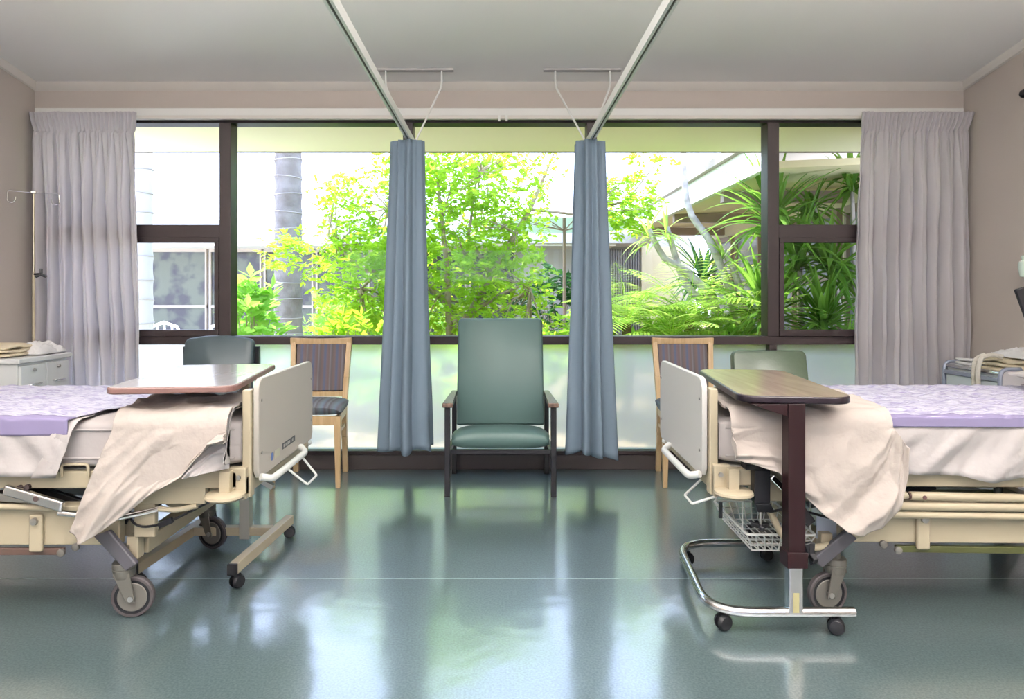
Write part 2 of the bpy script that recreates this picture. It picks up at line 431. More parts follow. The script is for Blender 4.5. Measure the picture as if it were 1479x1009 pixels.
# ------------------------------------------------------------------ cubicle tracks, brackets, curtains
TZ = 2.173
def track(x, label):
    t = thing('curtain_track', label, 'curtain track', (x, 4.3, TZ), 0, 'cubicle tracks hung from the ceiling')
    m = MB(); m.box(-.0165, .0165, -5.2, 0, .012, .045); m.box(-.0165, -.005, -5.2, 0, 0, .012); m.box(.005, .0165, -5.2, 0, 0, .012)
    m.build('rail', WHITEP, t)
    MB().box(-.004, .004, -5.2, -.002, .004, .0118).build('groove', mat('track_groove', (.10, .10, .08), .6), t)
    MB().box(-.022, .022, -.02, .02, -.012, .05).build('end_cap', TRIMM, t, bevel=.003)
    return t
tl = track(-.566, 'white metal ceiling track ending above the blue-grey curtain nearer the wooden chair beside the white footboard sign')
tr = track(.580, 'white metal cubicle track')
tl['label'] = 'white metal cubicle track on the side of the bed with the chrome foot lever'
tr['label'] = 'white metal cubicle track on the side of the bed with the wire basket'
zb = ceil_z(4.35)
def bracket(x0, x1, ra, rb, xt, t):
    # ceiling plate and two bent rods meeting at the end of the track (parts of the track: they carry it)
    ox, oy, oz = t.location
    sl = .16
    MB().hexa([(x0-ox, 4.335-oy, ceil_z(4.335)-.012-oz), (x1-ox, 4.335-oy, ceil_z(4.335)-.012-oz), (x1-ox, 4.365-oy, ceil_z(4.365)-.012-oz), (x0-ox, 4.365-oy, ceil_z(4.365)-.012-oz)],
        [(x0-ox, 4.335-oy, ceil_z(4.335)-oz), (x1-ox, 4.335-oy, ceil_z(4.335)-oz), (x1-ox, 4.365-oy, ceil_z(4.365)-oz), (x0-ox, 4.365-oy, ceil_z(4.365)-oz)]).build('ceiling_plate', mat('grey_plate', (.42, .42, .42), .45, .3), t)
    for xr, xe in ((ra, xt-.008), (rb, xt+.012)):
        MB().tube(fillet([(xr-ox, 4.35-oy, zb-.008-oz), (xr-ox, 4.35-oy, 2.585-oz), (xe-ox, 4.318-oy, TZ+.03-oz)], .03), .0065, 8).build('hanger_rod', WHITEP, t)
bracket(-.806, -.302, -.750, -.380, -.566, tl)
bracket(.293, .806, .371, .733, .580, tr)
MB().tube([(-.045, -2.13, .99), (-.02, -2.10, .3), (0, -2.10, .045)], .010, 8).build('hanger_rod', STEEL, tr)
MB().tube([(.0, -3.6, 1.2), (0, -3.6, .045)], .008, 8).build('hanger_rod', STEEL, tl)

def cubicle_curtain(x, y, seed, top, bot, zbot, label, shift=0, dip=.0):
    root = thing('cubicle_curtain', label, 'curtain', (x, y, zbot), 0, 'blue-grey cubicle curtains')
    rnd = random.Random(seed); ztop = TZ-.004
    ph = [rnd.uniform(0, 6.28) for _ in range(6)]
    nl = 7
    def fn(u, v):
        a = 2*PI*u
        z = ztop + (zbot-ztop)*v
        w = top + (bot-top)*v**1.1
        lob = .16 + .16*v
        aa = a + .25*math.sin(2*a+ph[0]) + .25*v*nz(2*v+seed, 1.0)
        f = 1 + lob*math.sin(nl*aa+ph[1]) + .10*math.sin(3*aa+ph[2]+v) + .05*(1-v)*math.sin(16*a)
        f *= .86
        rx = w*f*math.cos(a); ry = (.10+.03*v)*f*math.sin(a)
        zz = z - dip*v**8*max(0, math.cos(a))*.9 + .012*v**6*math.sin(5*a+ph[3])
        return (rx + shift*v, ry, zz-zbot)
    m = MB(); nu, nv = 168, 60
    vs = [fn(i/nu, j/(nv-1)) for j in range(nv) for i in range(nu)]
    fs = [(j*nu+i, j*nu+(i+1) % nu, (j+1)*nu+(i+1) % nu, (j+1)*nu+i) for j in range(nv-1) for i in range(nu)]
    m.add(vs, fs); m.build('cloth', BLUEC, root, solid=.003, angle=70)
    MB().prism([(a*.9, b) for a, b in rrect(top*1.45, .12, .02)], ztop-zbot-.03, ztop-zbot-.004).build('heading_tape', BLUEC, root)
    return root
cubicle_curtain(-.566, 4.16, 5, .108, .162, .235, 'blue-grey cubicle curtain bunched on the side of the striped wooden chair that faces out fully', -.015)
cubicle_curtain(.563, 4.16, 9, .098, .155, .225, 'blue-grey cubicle curtain with one corner hanging lower than the rest', .0, .055)

# ------------------------------------------------------------------ armchairs
def rounded_slab(w0, w1, h, t, r, name, material, parent, M, crown=0, arch=0, subbev=.015):
    """upright cushion: width w0 at bottom, w1 at top, height h, thickness t; rounded outline"""
    pts = []
    k = 8
    def xw(z): return w0/2 + (w1-w0)/2*z/h
    base = []
    for sx, zc, a0 in ((1, h-r, 0), (-1, h-r, 90), (-1, r*.4, 180), (1, r*.4, 270)):
        rr = r if zc > h/2 else r*.4
        for i in range(k+1):
            a = math.radians(a0+90*i/k); zz = zc+rr*math.sin(a)
            xx = sx*(xw(zz)-rr)+rr*math.cos(a)
            base.append((xx, zz))
    if arch:
        # arched top edge
        top = []
        for i in range(17):
            u = 1-2*i/16
            top.append((u*(w1/2-r), h+arch*(1-u*u)))
        base = base[:k+1] + top[1:-1] + base[k+1:]
    n = len(base); vs = []; layers = [(-t/2+subbev*.0, .965), (-t/2+.004, .975), (-t/2+.014, .995), (-t/4, 1.0), (t/4, 1.0), (t/2-.014, .995), (t/2-.004, .975), (t/2, .965)]
    cz = h/2
    for y, s in layers:
        for x, z_ in base: vs.append((x*s, y - crown*(0), cz+(z_-cz)*s))
    fs = []
    for j in range(len(layers)-1):
        for i in range(n): fs.append((j*n+i, j*n+(i+1) % n, (j+1)*n+(i+1) % n, (j+1)*n+i))
    fs.append(tuple(range(n))); fs.append(tuple((len(layers)-1)*n+i for i in range(n))[::-1])
    return MB().add(vs, fs, M).build(name, material, parent, angle=55)

def seat_cushion(w, d, h, z0, y0, name, material, parent, slope=.03, dome=.018, wb=None, r=.035):
    """soft seat: front at y0, depth d"""
    nu, nv = 24, 20; wb = wb or w
    def prof(s):  # 0..1..0 edge falloff
        return 1-abs(2*s-1)**6
    vs = []; m = MB()
    def top(u, v):
        x = (u-.5); y = y0 + d*v; ww = w+(wb-w)*v
        z = z0 + h - slope*v + dome*math.sin(PI*u)*math.sin(PI*min(1, v*1.1+.05)) - r*(1-prof(u)) - r*.9*(1-prof(v))
        k = 1-.03*(1-prof(v))
        return (x*ww*k, y, z)
    def bot(u, v):
        x = (u-.5); ww = (w+(wb-w)*v)*.97
        return (x*ww, y0+.012+(d-.024)*v, z0 + r*.5*((1-prof(u))+(1-prof(v))))
    vs = [top(i/(nu-1), j/(nv-1)) for j in range(nv) for i in range(nu)]
    vb = [bot(i/(nu-1), j/(nv-1)) for j in range(nv) for i in range(nu)]
    o = nu*nv
    fs = [(j*nu+i, j*nu+i+1, (j+1)*nu+i+1, (j+1)*nu+i) for j in range(nv-1) for i in range(nu-1)]
    fs += [(o+j*nu+i, o+(j+1)*nu+i, o+(j+1)*nu+i+1, o+j*nu+i+1) for j in range(nv-1) for i in range(nu-1)]
    for i in range(nu-1):
        fs.append((i, o+i, o+i+1, i+1)); a = (nv-1)*nu; fs.append((a+i, a+i+1, o+a+i+1, o+a+i))
    for j in range(nv-1):
        a, b = j*nu, (j+1)*nu; fs.append((a, b, o+b, o+a)); fs.append((a+nu-1, o+a+nu-1, o+b+nu-1, b+nu-1))
    m.add(vs + vb, fs)
    return m.build(name, material, parent, angle=75)

def armchair(x, y, rz, W, ztop, vinyl, label, group=None, armz=.565, wtop=None, arch=0, rad=.03, lean=11, tall_post=False, bw=None):
    t = thing('armchair', label, 'armchair', (x, y, 0), rz, group)
    hx = W/2
    fm = BLACK
    for s in (-1, 1):
        MB().box(s*hx-.0165, s*hx+.0165, -.275, -.235, 0, armz-.03).build('leg', fm, t, bevel=.003)
        b = MB(); topz = .86 if tall_post else armz-.02
        b.hexa([(s*(hx-.006)-.015, .235, 0), (s*(hx-.006)+.015, .235, 0), (s*(hx-.006)+.015, .27, 0), (s*(hx-.006)-.015, .27, 0)],
               [(s*(hx-.012)-.015, .155 if not tall_post else .225, topz), (s*(hx-.012)+.015, .155 if not tall_post else .225, topz), (s*(hx-.012)+.015, .195 if not tall_post else .26, topz), (s*(hx-.012)-.015, .195 if not tall_post else .26, topz)])
        b.build('leg', fm, t, bevel=.003)
        fy = -.305
        a = MB().hexa([(s*(hx+.028), fy, armz-.028), (s*(hx-.038), fy, armz-.028), (s*(hx-.038), fy, armz), (s*(hx+.028), fy, armz)],
                      [(s*(hx+.008), .21, armz-.028), (s*(hx-.030), .21, armz-.028), (s*(hx-.030), .21, armz+.003), (s*(hx+.008), .21, armz+.003)])
        a.build('armrest', ARMWOOD, t, bevel=.006)
        MB().bar((s*hx, -.24, .255), (s*(hx-.006), .24, .235), .022, .035).build('side_rail', fm, t, bevel=.002)
    MB().bar((-hx, -.235, .262), (hx, -.235, .262), .022, .026).build('front_rail', fm, t, bevel=.002)
    MB().bar((-hx, .235, .24), (hx, .235, .24), .022, .03).build('back_rail', fm, t, bevel=.002)
    seat_cushion(W-.04, .47, .125, .275, -.275, 'seat', vinyl, t, slope=.055)
    h = (ztop-.35)/math.cos(math.radians(lean))
    M = T(0, .135, .35) @ R('X', -lean)
    bw = bw or W-.06
    rounded_slab(bw, wtop or bw-.008, h-arch, .075, rad, 'backrest', vinyl, t, M, arch=arch)
    return t
armchair(.008, 4.195, 0, .635, 1.045, TEAL, 'teal vinyl high-backed armchair in the middle between the blue-grey cubicle curtains')
armchair(-1.86, 4.17, 0, .50, .935, TEALD, 'dark slate armchair with an arched back behind the pale overbed table', tall_post=True, arch=.018, rad=.045, bw=.455, wtop=.455, lean=9)
armchair(1.73, 4.04, math.radians(-3), .47, .845, OLIVE, 'olive green vinyl armchair behind the dark overbed table', rad=.04, bw=.49, wtop=.465)

# ------------------------------------------------------------------ wooden side chairs
def side_chair(x, y, rz, label, mirror=1):
    t = thing('wooden_chair', label, 'chair', (x, y, 0), rz, 'wooden chairs with striped upholstery')
    W = LIGHTWOOD
    for s in (-1, 1):
        MB().hexa([(s*.205-.014, -.19, 0), (s*.205+.014, -.19, 0), (s*.205+.014, -.162, 0), (s*.205-.014, -.162, 0)],
                  [(s*.203-.021, -.20, .45), (s*.203+.021, -.20, .45), (s*.203+.021, -.155, .45), (s*.203-.021, -.155, .45)]).build('leg', W, t, bevel=.003)
        pts = [(.168, .215, 0), (.168, .18, .25), (.170, .165, .45), (.180, .19, .65), (.190, .235, .885)]
        m = MB()
        for a, b in zip(pts[:-1], pts[1:]):
            w = .017
            m.hexa([(s*a[0]-w, a[1]-.018, a[2]), (s*a[0]+w, a[1]-.018, a[2]), (s*a[0]+w, a[1]+.018, a[2]), (s*a[0]-w, a[1]+.018, a[2])],
                   [(s*b[0]-w, b[1]-.018, b[2]), (s*b[0]+w, b[1]-.018, b[2]), (s*b[0]+w, b[1]+.018, b[2]), (s*b[0]-w, b[1]+.018, b[2])])
        m.build('leg', W, t, bevel=.003)
        MB().bar((s*.2, -.17, .425), (s*.172, .17, .425), .022, .05).build('apron', W, t, bevel=.003)
        MB().bar((s*.2, -.17, .34), (s*.17, .17, .33), .016, .022).build('stretcher', W, t, bevel=.003)
    MB().bar((-.185, -.178, .422), (.185, -.178, .422), .022, .056).build('apron', W, t, bevel=.003)
    MB().bar((-.15, .172, .425), (.15, .172, .425), .022, .05).build('apron', W, t, bevel=.003)
    MB().bar((-.15, .17, .335), (.15, .17, .335), .016, .022).build('stretcher', W, t, bevel=.003)
    # curved top rail
    m = MB(); n = 12; lo = []; 
    def sec(u):
        x_ = (u-.5)*.42; y_ = .243 + .018*math.cos(PI*(u-.5)) - .012; zt = .912 - .006*math.cos(PI*(u-.5)); zb_ = .868
        return [(x_, y_-.016, zb_), (x_, y_+.016, zb_), (x_, y_+.02, zt), (x_, y_-.022, zt+.002)]
    S = [sec(i/n) for i in range(n+1)]
    vs = [p for q in S for p in q]; fs = [(0,1,2,3), (n*4+3, n*4+2, n*4+1, n*4)]
    for i in range(n):
        for k in range(4): fs.append((i*4+k, i*4+(k+1) % 4, (i+1)*4+(k+1) % 4, (i+1)*4+k))
    m.add(vs, fs); m.build('top_rail', W, t, bevel=.005)
    MB().bar((-.165, .178, .535), (.165, .178, .535), .024, .034).build('back_rail', W, t, bevel=.003)
    M = T(0, .186, .552) @ R('X', -10.5)
    rounded_slab(.325, .345, .325, .03, .008, 'back_pad', STRIPE, t, M)
    seat_cushion(.465, .40, .072, .452, -.215, 'seat', STRIPES, t, slope=.0, dome=.016, wb=.40, r=.022)
    return t
side_chair(-1.215, 4.285, math.radians(1), 'wooden chair with dark striped back and seat beside the footboard carrying a dark nameplate')
side_chair(1.250, 4.29, math.radians(-2), 'wooden chair with striped back half hidden behind the white footboard of the basket bed')

# ------------------------------------------------------------------ bedside cabinets, towels, drip stand
c = thing('bedside_cabinet', 'white bedside cabinet with lockable drawers and folded linen on top', 'cabinet', (-3.01, 4.075, 0))
MB().box(-.20, .19, -.225, .215, .06, .80).build('body', WHITE, c, bevel=.004)
MB().box(-.205, .215, -.245, .235, .80, .832).build('top', WHITE, c, bevel=.008)
MB().box(-.19, .17, -.2, .2, 0, .06).build('plinth', BLACK, c)
for k, (ya, yb) in enumerate(((-.218, -.006), (.002, .208))):
    for (za, zb_) in ((.56, .785), (.32, .552), (.08, .312)):
        d = MB().box(.19, .208, ya, yb, za, zb_).build('drawer', WHITE, c, bevel=.003)
        if za > .5:
            ym = (ya+yb)/2
            MB().lathe([(.0, 0), (.011, 0), (.009, .012), (0, .012)], T(.208, ym, .755) @ R('Y', 90), 16).build('lock', STEEL, d)
        ym = (ya+yb)/2
        MB().tube(fillet([(.206, ym-.05, zb_-.115), (.228, ym-.045, zb_-.115), (.228, ym+.045, zb_-.115), (.206, ym+.05, zb_-.115)], .012), .005, 8).build('handle', CHROME, d)

def folded(name, label, cat, x, y, z, w, d, h, layers, material, rz=0, seed=0, group=None):
    t = thing(name, label, cat, (x, y, z), rz, group)
    for i in range(layers):
        hh = h/layers
        def fn(u, v, i=i):
            a = 2*PI*u
            # cross-section in xz, extruded along y
            e = .8
            px = (w/2)*(1 - .02*i)*math.copysign(abs(math.cos(a))**.25, math.cos(a)); pz = hh/2*math.copysign(abs(math.sin(a))**.7, math.sin(a))
            yy = (v-.5)*d*(1-.03*i)
            k = 1-.6*abs(2*v-1)**10
            q = nz(px*9+seed+i*4, yy*9)*.012
            return (px+.01*nz(yy*12+seed, i), yy+.006*nz(px*15, i+seed), hh/2+hh*i + pz*k + q*(.3+i/layers))
        nu, nv = 40, 24; m = MB()
        vs = [fn(a/nu, b/(nv-1)) for b in range(nv) for a in range(nu)]
        fs = [(b*nu+a, b*nu+(a+1) % nu, (b+1)*nu+(a+1) % nu, (b+1)*nu+a) for b in range(nv-1) for a in range(nu)]
        fs.append(tuple(range(nu))[::-1]); fs.append(tuple((nv-1)*nu+a for a in range(nu)))
        m.add(vs, fs).build('fold', material, t, angle=60)
    return t
folded('folded_sheet', 'cream folded sheet on the white cabinet, under the rumpled white towel', 'sheet', -3.04, 4.02, .834, .30, .34, .072, 3, TOWELC, .05, 1)
# rumpled white cloth lying at the far end of the cabinet top
def rumpled(name, label, x, y, z, w, d, h, material, seed, rz=0):
    m = MB(); nu, nv = 44, 44
    def fn(u, v):
        px, py = (u-.5), (v-.5)
        e = max(abs(px), abs(py))*2; k = 1-e**5
        hh = h*(.55+.35*nz(px*3+seed, py*3)+.25*nz(px*8+seed, py*8, 2)+.12*nz(px*18, py*18, seed)) * k
        return (px*w*(1+.08*nz(py*5, seed)), py*d*(1+.1*nz(px*5, seed+4)), max(.002, hh))
    m.grid(fn, nu, nv); o = m.build(name, material, None, solid=.004, solid_off=1, angle=80)
    o.location = (x, y, z); o.rotation_euler = (0, 0, rz)
    return tag(o, label, 'towel')
rumpled('towel', 'rumpled white towel on the end of the drawer cabinet nearest the curtain', -2.955, 4.17, .836, .27, .25, .10, TOWEL, 2)

iv = thing('drip_stand', 'thin chrome drip stand with hooks and a black knob by the curtain', 'drip stand', (-3.075, 4.345, 0), math.radians(28))
MB().lathe([(0, 0), (.022, 0), (.021, .012), (.014, .022), (0, .022)], None, 24).build('base', STEEL, iv)
MB().cyl((0, 0, .01), (0, 0, 1.34), .0085).build('pole', CREAM, iv)
MB().cyl((0, 0, 1.30), (0, 0, 1.885), .006).build('upper_pole', mat('brass_tinted_steel', (.55, .50, .38), .3, .8), iv)
kn = MB(); M = T(.02, -.01, 1.345)
for a in (90, 210, 330): kn.bar(V((.042, -.02, 1.342)), V((.042+.036*math.cos(math.radians(a)), -.02, 1.342+.036*math.sin(math.radians(a)))), .018, .02, (0, 1, 0))
kn.cyl((0, 0, 1.342), (.045, -.02, 1.342), .008)
kn.build('knob', BLACK, iv, bevel=.004)
for s in (-1, 1):
    MB().tube(fillet([(0, 0, 1.88), (s*.14, -.01, 1.885), (s*.142, -.01, 1.815), (s*.12, -.01, 1.805), (s*.10, -.01, 1.82), (s*.097, -.01, 1.845)], .014), .0035, 8).build('hook', CHROME, iv)
MB().box(-.014, .014, -.014, .014, 1.875, 1.892).build('clamp', STEEL, iv, bevel=.002)

# cabinet with tubular rails at the other side
c = thing('bedside_cabinet', 'pale blue-white bedside locker with grey tubular edges and cream linen on top', 'cabinet', (3.0, 3.895, 0))
LB = mat('pale_blue_laminate', (.66, .73, .77), .4)
GT = mat('grey_tube_paint', (.30, .33, .42), .35, .3)
MB().box(-.19, .20, -.215, .225, .07, .745).build('body', LB, c, bevel=.003)
for (za, zb_) in ((.50, .715), (.27, .49), (.08, .26)):
    d = MB().box(-.206, -.19, -.205, .215, za, zb_).build('drawer', LB, c, bevel=.003)
    if za > .45: MB().lathe([(0, 0), (.011, 0), (.009, .008), (0, .008)], T(-.206, .09, .655) @ R('Y', -90), 16).build('lock', STEEL, d)
MB().bar((-.208, -.22, .728), (-.208, .225, .728), .018, .024).build('edge_strip', GT, c, bevel=.004)
for yy in (-.225, .235):
    MB().tube(fillet([(-.205, yy, .02), (-.205, yy, .79), (.20, yy, .79), (.20, yy, .02)], .05), .011, 12).build('tubular_frame', GT, c)
    pn = MB().prism([(x_, z_) for x_, z_ in rrect(.39, .74, .04, 6, 0, .415)], -.004, .004, T(0, yy, 0) @ R('X', 90)).build('side_panel', mat('lilac_white_panel', (.62, .60, .64), .4), c)
    if yy < 0: MB().box(-.09, .14, -.012, -.002, .60, .705, T(0, yy, 0)).build('recess_shade_patch', mat('recess_shade', (.10, .075, .09), .6), pn)  # dark block stands in for the shade inside the shelf opening
MB().cyl((-.195, -.22, .765), (-.195, .23, .765), .011).build('rail', CHROME, c)
MB().box(-.19, .20, -.215, .225, .745, .755).build('top', WHITE, c)
folded('folded_sheet', 'cream folded sheet on the grey-edged locker top', 'sheet', 3.03, 3.80, .757, .27, .34, .08, 3, TOWELC, .06, 4)
folded('folded_towel', 'white folded towel on the far end of the grey-edged locker', 'towel', 2.98, 4.04, .757, .30, .12, .06, 3, TOWEL, 0.03, 8)
rumpled('towel', 'crumpled off-white towel lying over the cream sheet on the grey-edged locker', 3.05, 3.80, .842, .24, .30, .06, TOWEL, 6, .1)
cp = [(2.90, 3.79, .85), (2.83, 3.80, .86), (2.775, 3.80, .835), (2.765, 3.80, .76), (2.775, 3.81, .69), (2.77, 3.80, .60)]
m = MB(); m.tube(fillet([V(p) for p in cp], .03), .013, 10); m.tube(fillet([V(p)+V((.0, .035, -.002)) for p in cp[1:]], .03), .012, 10)
tag(m.build('braided_cord', CORDM), 'braided off-white cord hanging over the front of the grey-edged locker', 'cord')

# black screen arm and wall fittings at the wall beside the basket bed
t = thing('wall_monitor', 'tilted black monitor edge on a wall arm above the grey-edged locker', 'monitor', (XW, 3.30, 1.235))
MB().box(-.20, .20, -.012, .012, -.14, .14, T(-.37, 0, -.075) @ R('Z', -12) @ R('Y', -18)).build('screen', BLACK, t, bevel=.006)
MB().bar((-.28, 0, -.03), (-.0, 0, -.03), .03, .03).build('arm', BLACK, t)
MB().box(-.02, 0, -.05, .05, -.10, .06).build('wall_plate', STEEL, t, bevel=.003)
t = thing('wall_item', 'small pale green object of unclear kind on the wall above the black monitor', 'wall lamp', (XW, 3.94, 1.37))  # unidentified pale item given an invented shape; emits nothing
MB().cyl((-.10, 0, .03), (0, 0, .03), .01).build('arm', WHITEP, t)
MB().lathe([(.0, -.06), (.022, -.055), (.032, 0), (.030, .03), (.012, .045), (.018, .07), (0, .075)], T(-.075, 0, 0), 20).build('pale_body', mat('pale_green_glass', (.70, .84, .76), .25), t)
t = thing('wall_camera', 'small dark round fitting high on the wall above the monitor', 'wall fitting', (XW, 3.97, 2.42))
MB().cyl((-.05, 0, 0), (0, 0, 0), .012).build('bracket', BLACK, t)
MB().sph((-.05, 0, 0), .027, 16).build('housing', BLACK, t)

# ------------------------------------------------------------------ beds
def caster(bed, x, y, rot, r=.076, tyre=RUBBER, trail=.032):
    """large bed caster: fork, wheel, hub"""
    cst = MB(); M = T(x, y, 0) @ R('Z', rot)
    cst.cyl(M @ V((-trail, 0, .150)), M @ V((-trail, 0, .185)), .034, .041); cst.cyl(M @ V((-trail, 0, .185)), M @ V((-trail, 0, .208)), .041, .040)
    cst.cyl(M @ V((-trail, 0, .205)), M @ V((-trail, 0, .27)), .020)
    for s in (-1, 1):
        cst.hexa([M @ V((-trail-.028, s*.024, .165)), M @ V((-trail+.030, s*.024, .165)), M @ V((-trail+.030, s*.030, .165)), M @ V((-trail-.028, s*.030, .165))],
                 [M @ V((-.016, s*.022, .062)), M @ V((.016, s*.022, .062)), M @ V((.016, s*.028, .062)), M @ V((-.016, s*.028, .062))])
    cst.hexa([M @ V((-trail-.03, -.030, .158)), M @ V((-trail+.032, -.030, .158)), M @ V((-trail+.032, .030, .158)), M @ V((-trail-.03, .030, .158))],
             [M @ V((-trail-.026, -.028, .19)), M @ V((-trail+.026, -.028, .19)), M @ V((-trail+.026, .028, .19)), M @ V((-trail-.026, .028, .19))])
    f = cst.build('caster', FORKM, bed, bevel=.003)
    MW = M @ T(0, 0, r) @ R('X', 90)
    MB().lathe([(r*.84, -.013), (r*.95, -.013), (r, -.008), (r, .008), (r*.95, .013), (r*.84, .013)], MW, 40).build('tyre', tyre, f)
    MB().lathe([(0, -.012), (r*.66, -.0135), (r*.71, -.011), (r*.71, .011), (r*.66, .0135), (0, .012)], MW, 40, closed=False).build('hub', HUBM, f)
    MB().lathe([(r*.68, -.0114), (r*.86, -.0116), (r*.86, .0116), (r*.68, .0114)], MW, 40).build('rim_ring', BLACK, f)
    MB().lathe([(0, -.032), (.010, -.032), (.010, .032), (0, .032)], MW, 16, closed=False).build('axle', STEEL, f)
    return f

def small_caster(parent, x, y, r=.026, rot=0, ztop=.06):
    M = T(x, y, 0) @ R('Z', rot)
    f = MB(); f.cyl(M @ V((0, 0, r*1.2)), M @ V((0, 0, ztop)), .008); f.box(-.012, .020, -.007, .007, r*.8, r*2.0, M)
    f = f.build('caster', BLACK, parent, bevel=.002)
    w = MB()
    for s in (-1, 1):
        w.lathe([(0, s*.006), (r, s*.007), (r*.98, s*.014), (r*.8, s*.022), (0, s*.024)], M @ T(.004, 0, r) @ R('X', 90), 24, closed=False)
    w.build('wheel', BLACK, f)
    return f

def bed(x, y, s, rz, label, left):
    t = thing('hospital_bed', label, 'bed', (x, y, 0), rz, 'height-adjustable ward beds')
    HW = .40   # half width of the frame
    def B(m, x0, x1, *a): return m.box(min(s*x0, s*x1), max(s*x0, s*x1), *a)
    P = lambda a, b, c: (s*a, b, c)
    # footboard: cream panel with rounded upper corners, standing across the foot
    hb, ht = .505, .885
    out = []
    w2 = .36
    poly = [(-w2, hb)]
    r = .05
    poly = [(w2-.02, hb+.0), (w2, hb+.03)]
    for i in range(7):
        a = math.radians(90*i/6); poly.append((w2-r+r*math.cos(a), ht-r+r*math.sin(a)))
    for i in range(7):
        a = math.radians(90+90*i/6); poly.append((-w2+r+r*math.cos(a), ht-r+r*math.sin(a)))
    poly += [(-w2, hb+.03), (-w2+.02, hb)]
    # prism axis along x: map (y,z)->(Y,Z)
    M = Matrix(((0, 0, 1, 0), (1, 0, 0, 0), (0, 1, 0, 0), (0, 0, 0, 1)))
    MF = Matrix.Scale(1, 4)
    if s > 0: a0, a1 = -.013, .009
    else: a0, a1 = -.009, .013
    fb = MB().prism(poly, a0, a1, M).build('footboard', PANEL if left else PANELW, t, bevel=.005)
    sg = MB()
    if left:
        B(sg, -.0138, -.0132, -.09, .08, .555, .580); sg.build('nameplate', mat('dark_nameplate', (.045, .05, .055), .4), fb)
        MB().lathe([(0, 0), (.016, 0), (.016, .0006), (0, .0006)], T(.0134, -.215, .557) @ R('Y', 90), 20).build('badge', mat('blue_badge', (.10, .16, .36), .4), fb)
        MB().box(.0131, .0136, -.185, -.12, .540, .572).build('instruction_label', mat('grey_green_label', (.50, .50, .38), .5), fb)
        l = MB()
        for i, yy in enumerate((-.075, -.05, -.035, -.02, 0, .02, .04, .055)):
            l.box(.0138, .0141, yy, yy+.009, .561, .574)
        l.build('lettering', mat('pale_lettering', (.55, .55, .52), .5), fb)
    for yy in (-w2+.03, w2-.03):
        for zz in (.60, .80): MB().lathe([(0, -.001), (.006, -.001), (.006, .003), (0, .003)], T(-s*.013, yy, zz) @ R('Y', -90*s), 12).build('screw', STEEL, fb)
    # frame posts holding the footboard
    for sy in (-1, 1):
        m = MB(); B(m, .013, .045, *sorted((sy*.33, sy*.375)), .44, .845); m.build('footboard_post', CREAM, t, bevel=.005)
    # white bar below the footboard
    pts = [P(-.02, -.36, .515), P(-.055, -.33, .500), P(-.055, .10, .500), P(-.02, .14, .515)]
    MB().tube(fillet(pts, .03), .014, 12).build('push_bar', WHITEP, t)
    if left: MB().tube(fillet([P(-.055, -.16, .495), P(-.13, -.13, .42), P(-.13, .01, .42), P(-.055, .04, .495)], .012), .005, 8).build('wire_hook', WHITEP, t)
    # end crossmember, corner blocks, side rails
    m = MB(); B(m, .02, .06, -HW, HW, .455, .525); m.build('end_rail', CREAM, t, bevel=.004)
    for sy in (-1, 1):
        ya, yb = sorted((sy*(HW-.03), sy*(HW+.005)))
        m = MB(); B(m, .02, .085, ya, yb, .44, .56); blk = m.build('corner_block', CREAM, t, bevel=.006)
        MB().lathe([(0, 0), (.009, 0), (.009, .006), (0, .006)], T(s*.045, sy*(HW+.005), .525) @ R('X', 90*(1 if sy < 0 else -1)), 14, closed=True).build('bolt', STEEL, blk)
        m = MB(); B(m, .05, 2.02, ya, yb, .483, .548); m.build('side_rail', CREAM, t, bevel=.006)
        # corner bumper disc on a square stem
        bx_ = .085
        st = MB(); B(st, bx_-.020, bx_+.020, *sorted((sy*(HW+.006), sy*(HW+.04))), .46, .555)
        st = st.build('bumper_stem', CREAM, t, bevel=.003)
        MB().lathe([(0, -.012), (.062, -.012), (.072, -.003), (.070, .006), (.060, .012), (0, .013)], T(s*bx_, sy*(HW+.03), .466), 36, closed=False).build('bumper_disc', CREAM if sy < 0 else WHITEP, st)
    # plate hanging from the near rail near the foot
    m = MB(); B(m, .17, .42, -HW-.004, -HW+.026, .425, .49); m.build('rail_plate', CREAM, t, bevel=.004)
    if left: MB().box(-.44, -.36, -HW+.0, -HW+.03, .30, .46).build('rail_plate', CREAM, t, bevel=.006)
    # mattress deck
    m = MB(); B(m, .06, 2.0, -HW+.03, HW-.03, .535, .552); m.build('mattress_deck', mat('deck_metal', (.45, .43, .38), .5), t)
    for xx in (.55, 1.1, 1.7):
        m = MB(); B(m, xx, xx+.05, -HW+.03, HW-.03, .485, .535); m.build('deck_bearer', CREAM, t)
    # base: two long beams, cross beams, casters
    for sy in (-1, 1):
        ya, yb = sorted((sy*(HW-.055), sy*(HW-.015)))
        m = MB(); B(m, .50, 1.72, ya, yb, .265, .40); m.build('long_beam', CREAM, t, bevel=.006)
        m = MB(); B(m, .50, 1.72, *sorted((sy*(HW-.06), sy*(HW-.0))), .398, .418); m.build('beam_lip', CREAM, t, bevel=.004)
        # hinge plate with its bolts
        hp = MB(); B(hp, .78, .83, *sorted((sy*(HW-.015), sy*(HW+.003))), .245, .385); hp = hp.build('hinge_plate', CREAM, t, bevel=.008)
        for (bx_, bz) in ((.805, .362),):
            MB().lathe([(0, 0), (.014, 0), (.013, .01), (0, .012)], T(s*bx_, sy*(HW+.003), bz) @ R('X', 90*(1 if sy < 0 else -1)), 18).build('bolt', STEEL, hp)
        for (bx_, bz) in ((.66, .262), (.715, .240)):
            MB().lathe([(0, 0), (.014, 0), (.014, .010), (.007, .013), (0, .013)], T(s*bx_, sy*(HW-.014), bz) @ R('X', 90*(1 if sy < 0 else -1)), 20).build('pivot', HUBM, t)
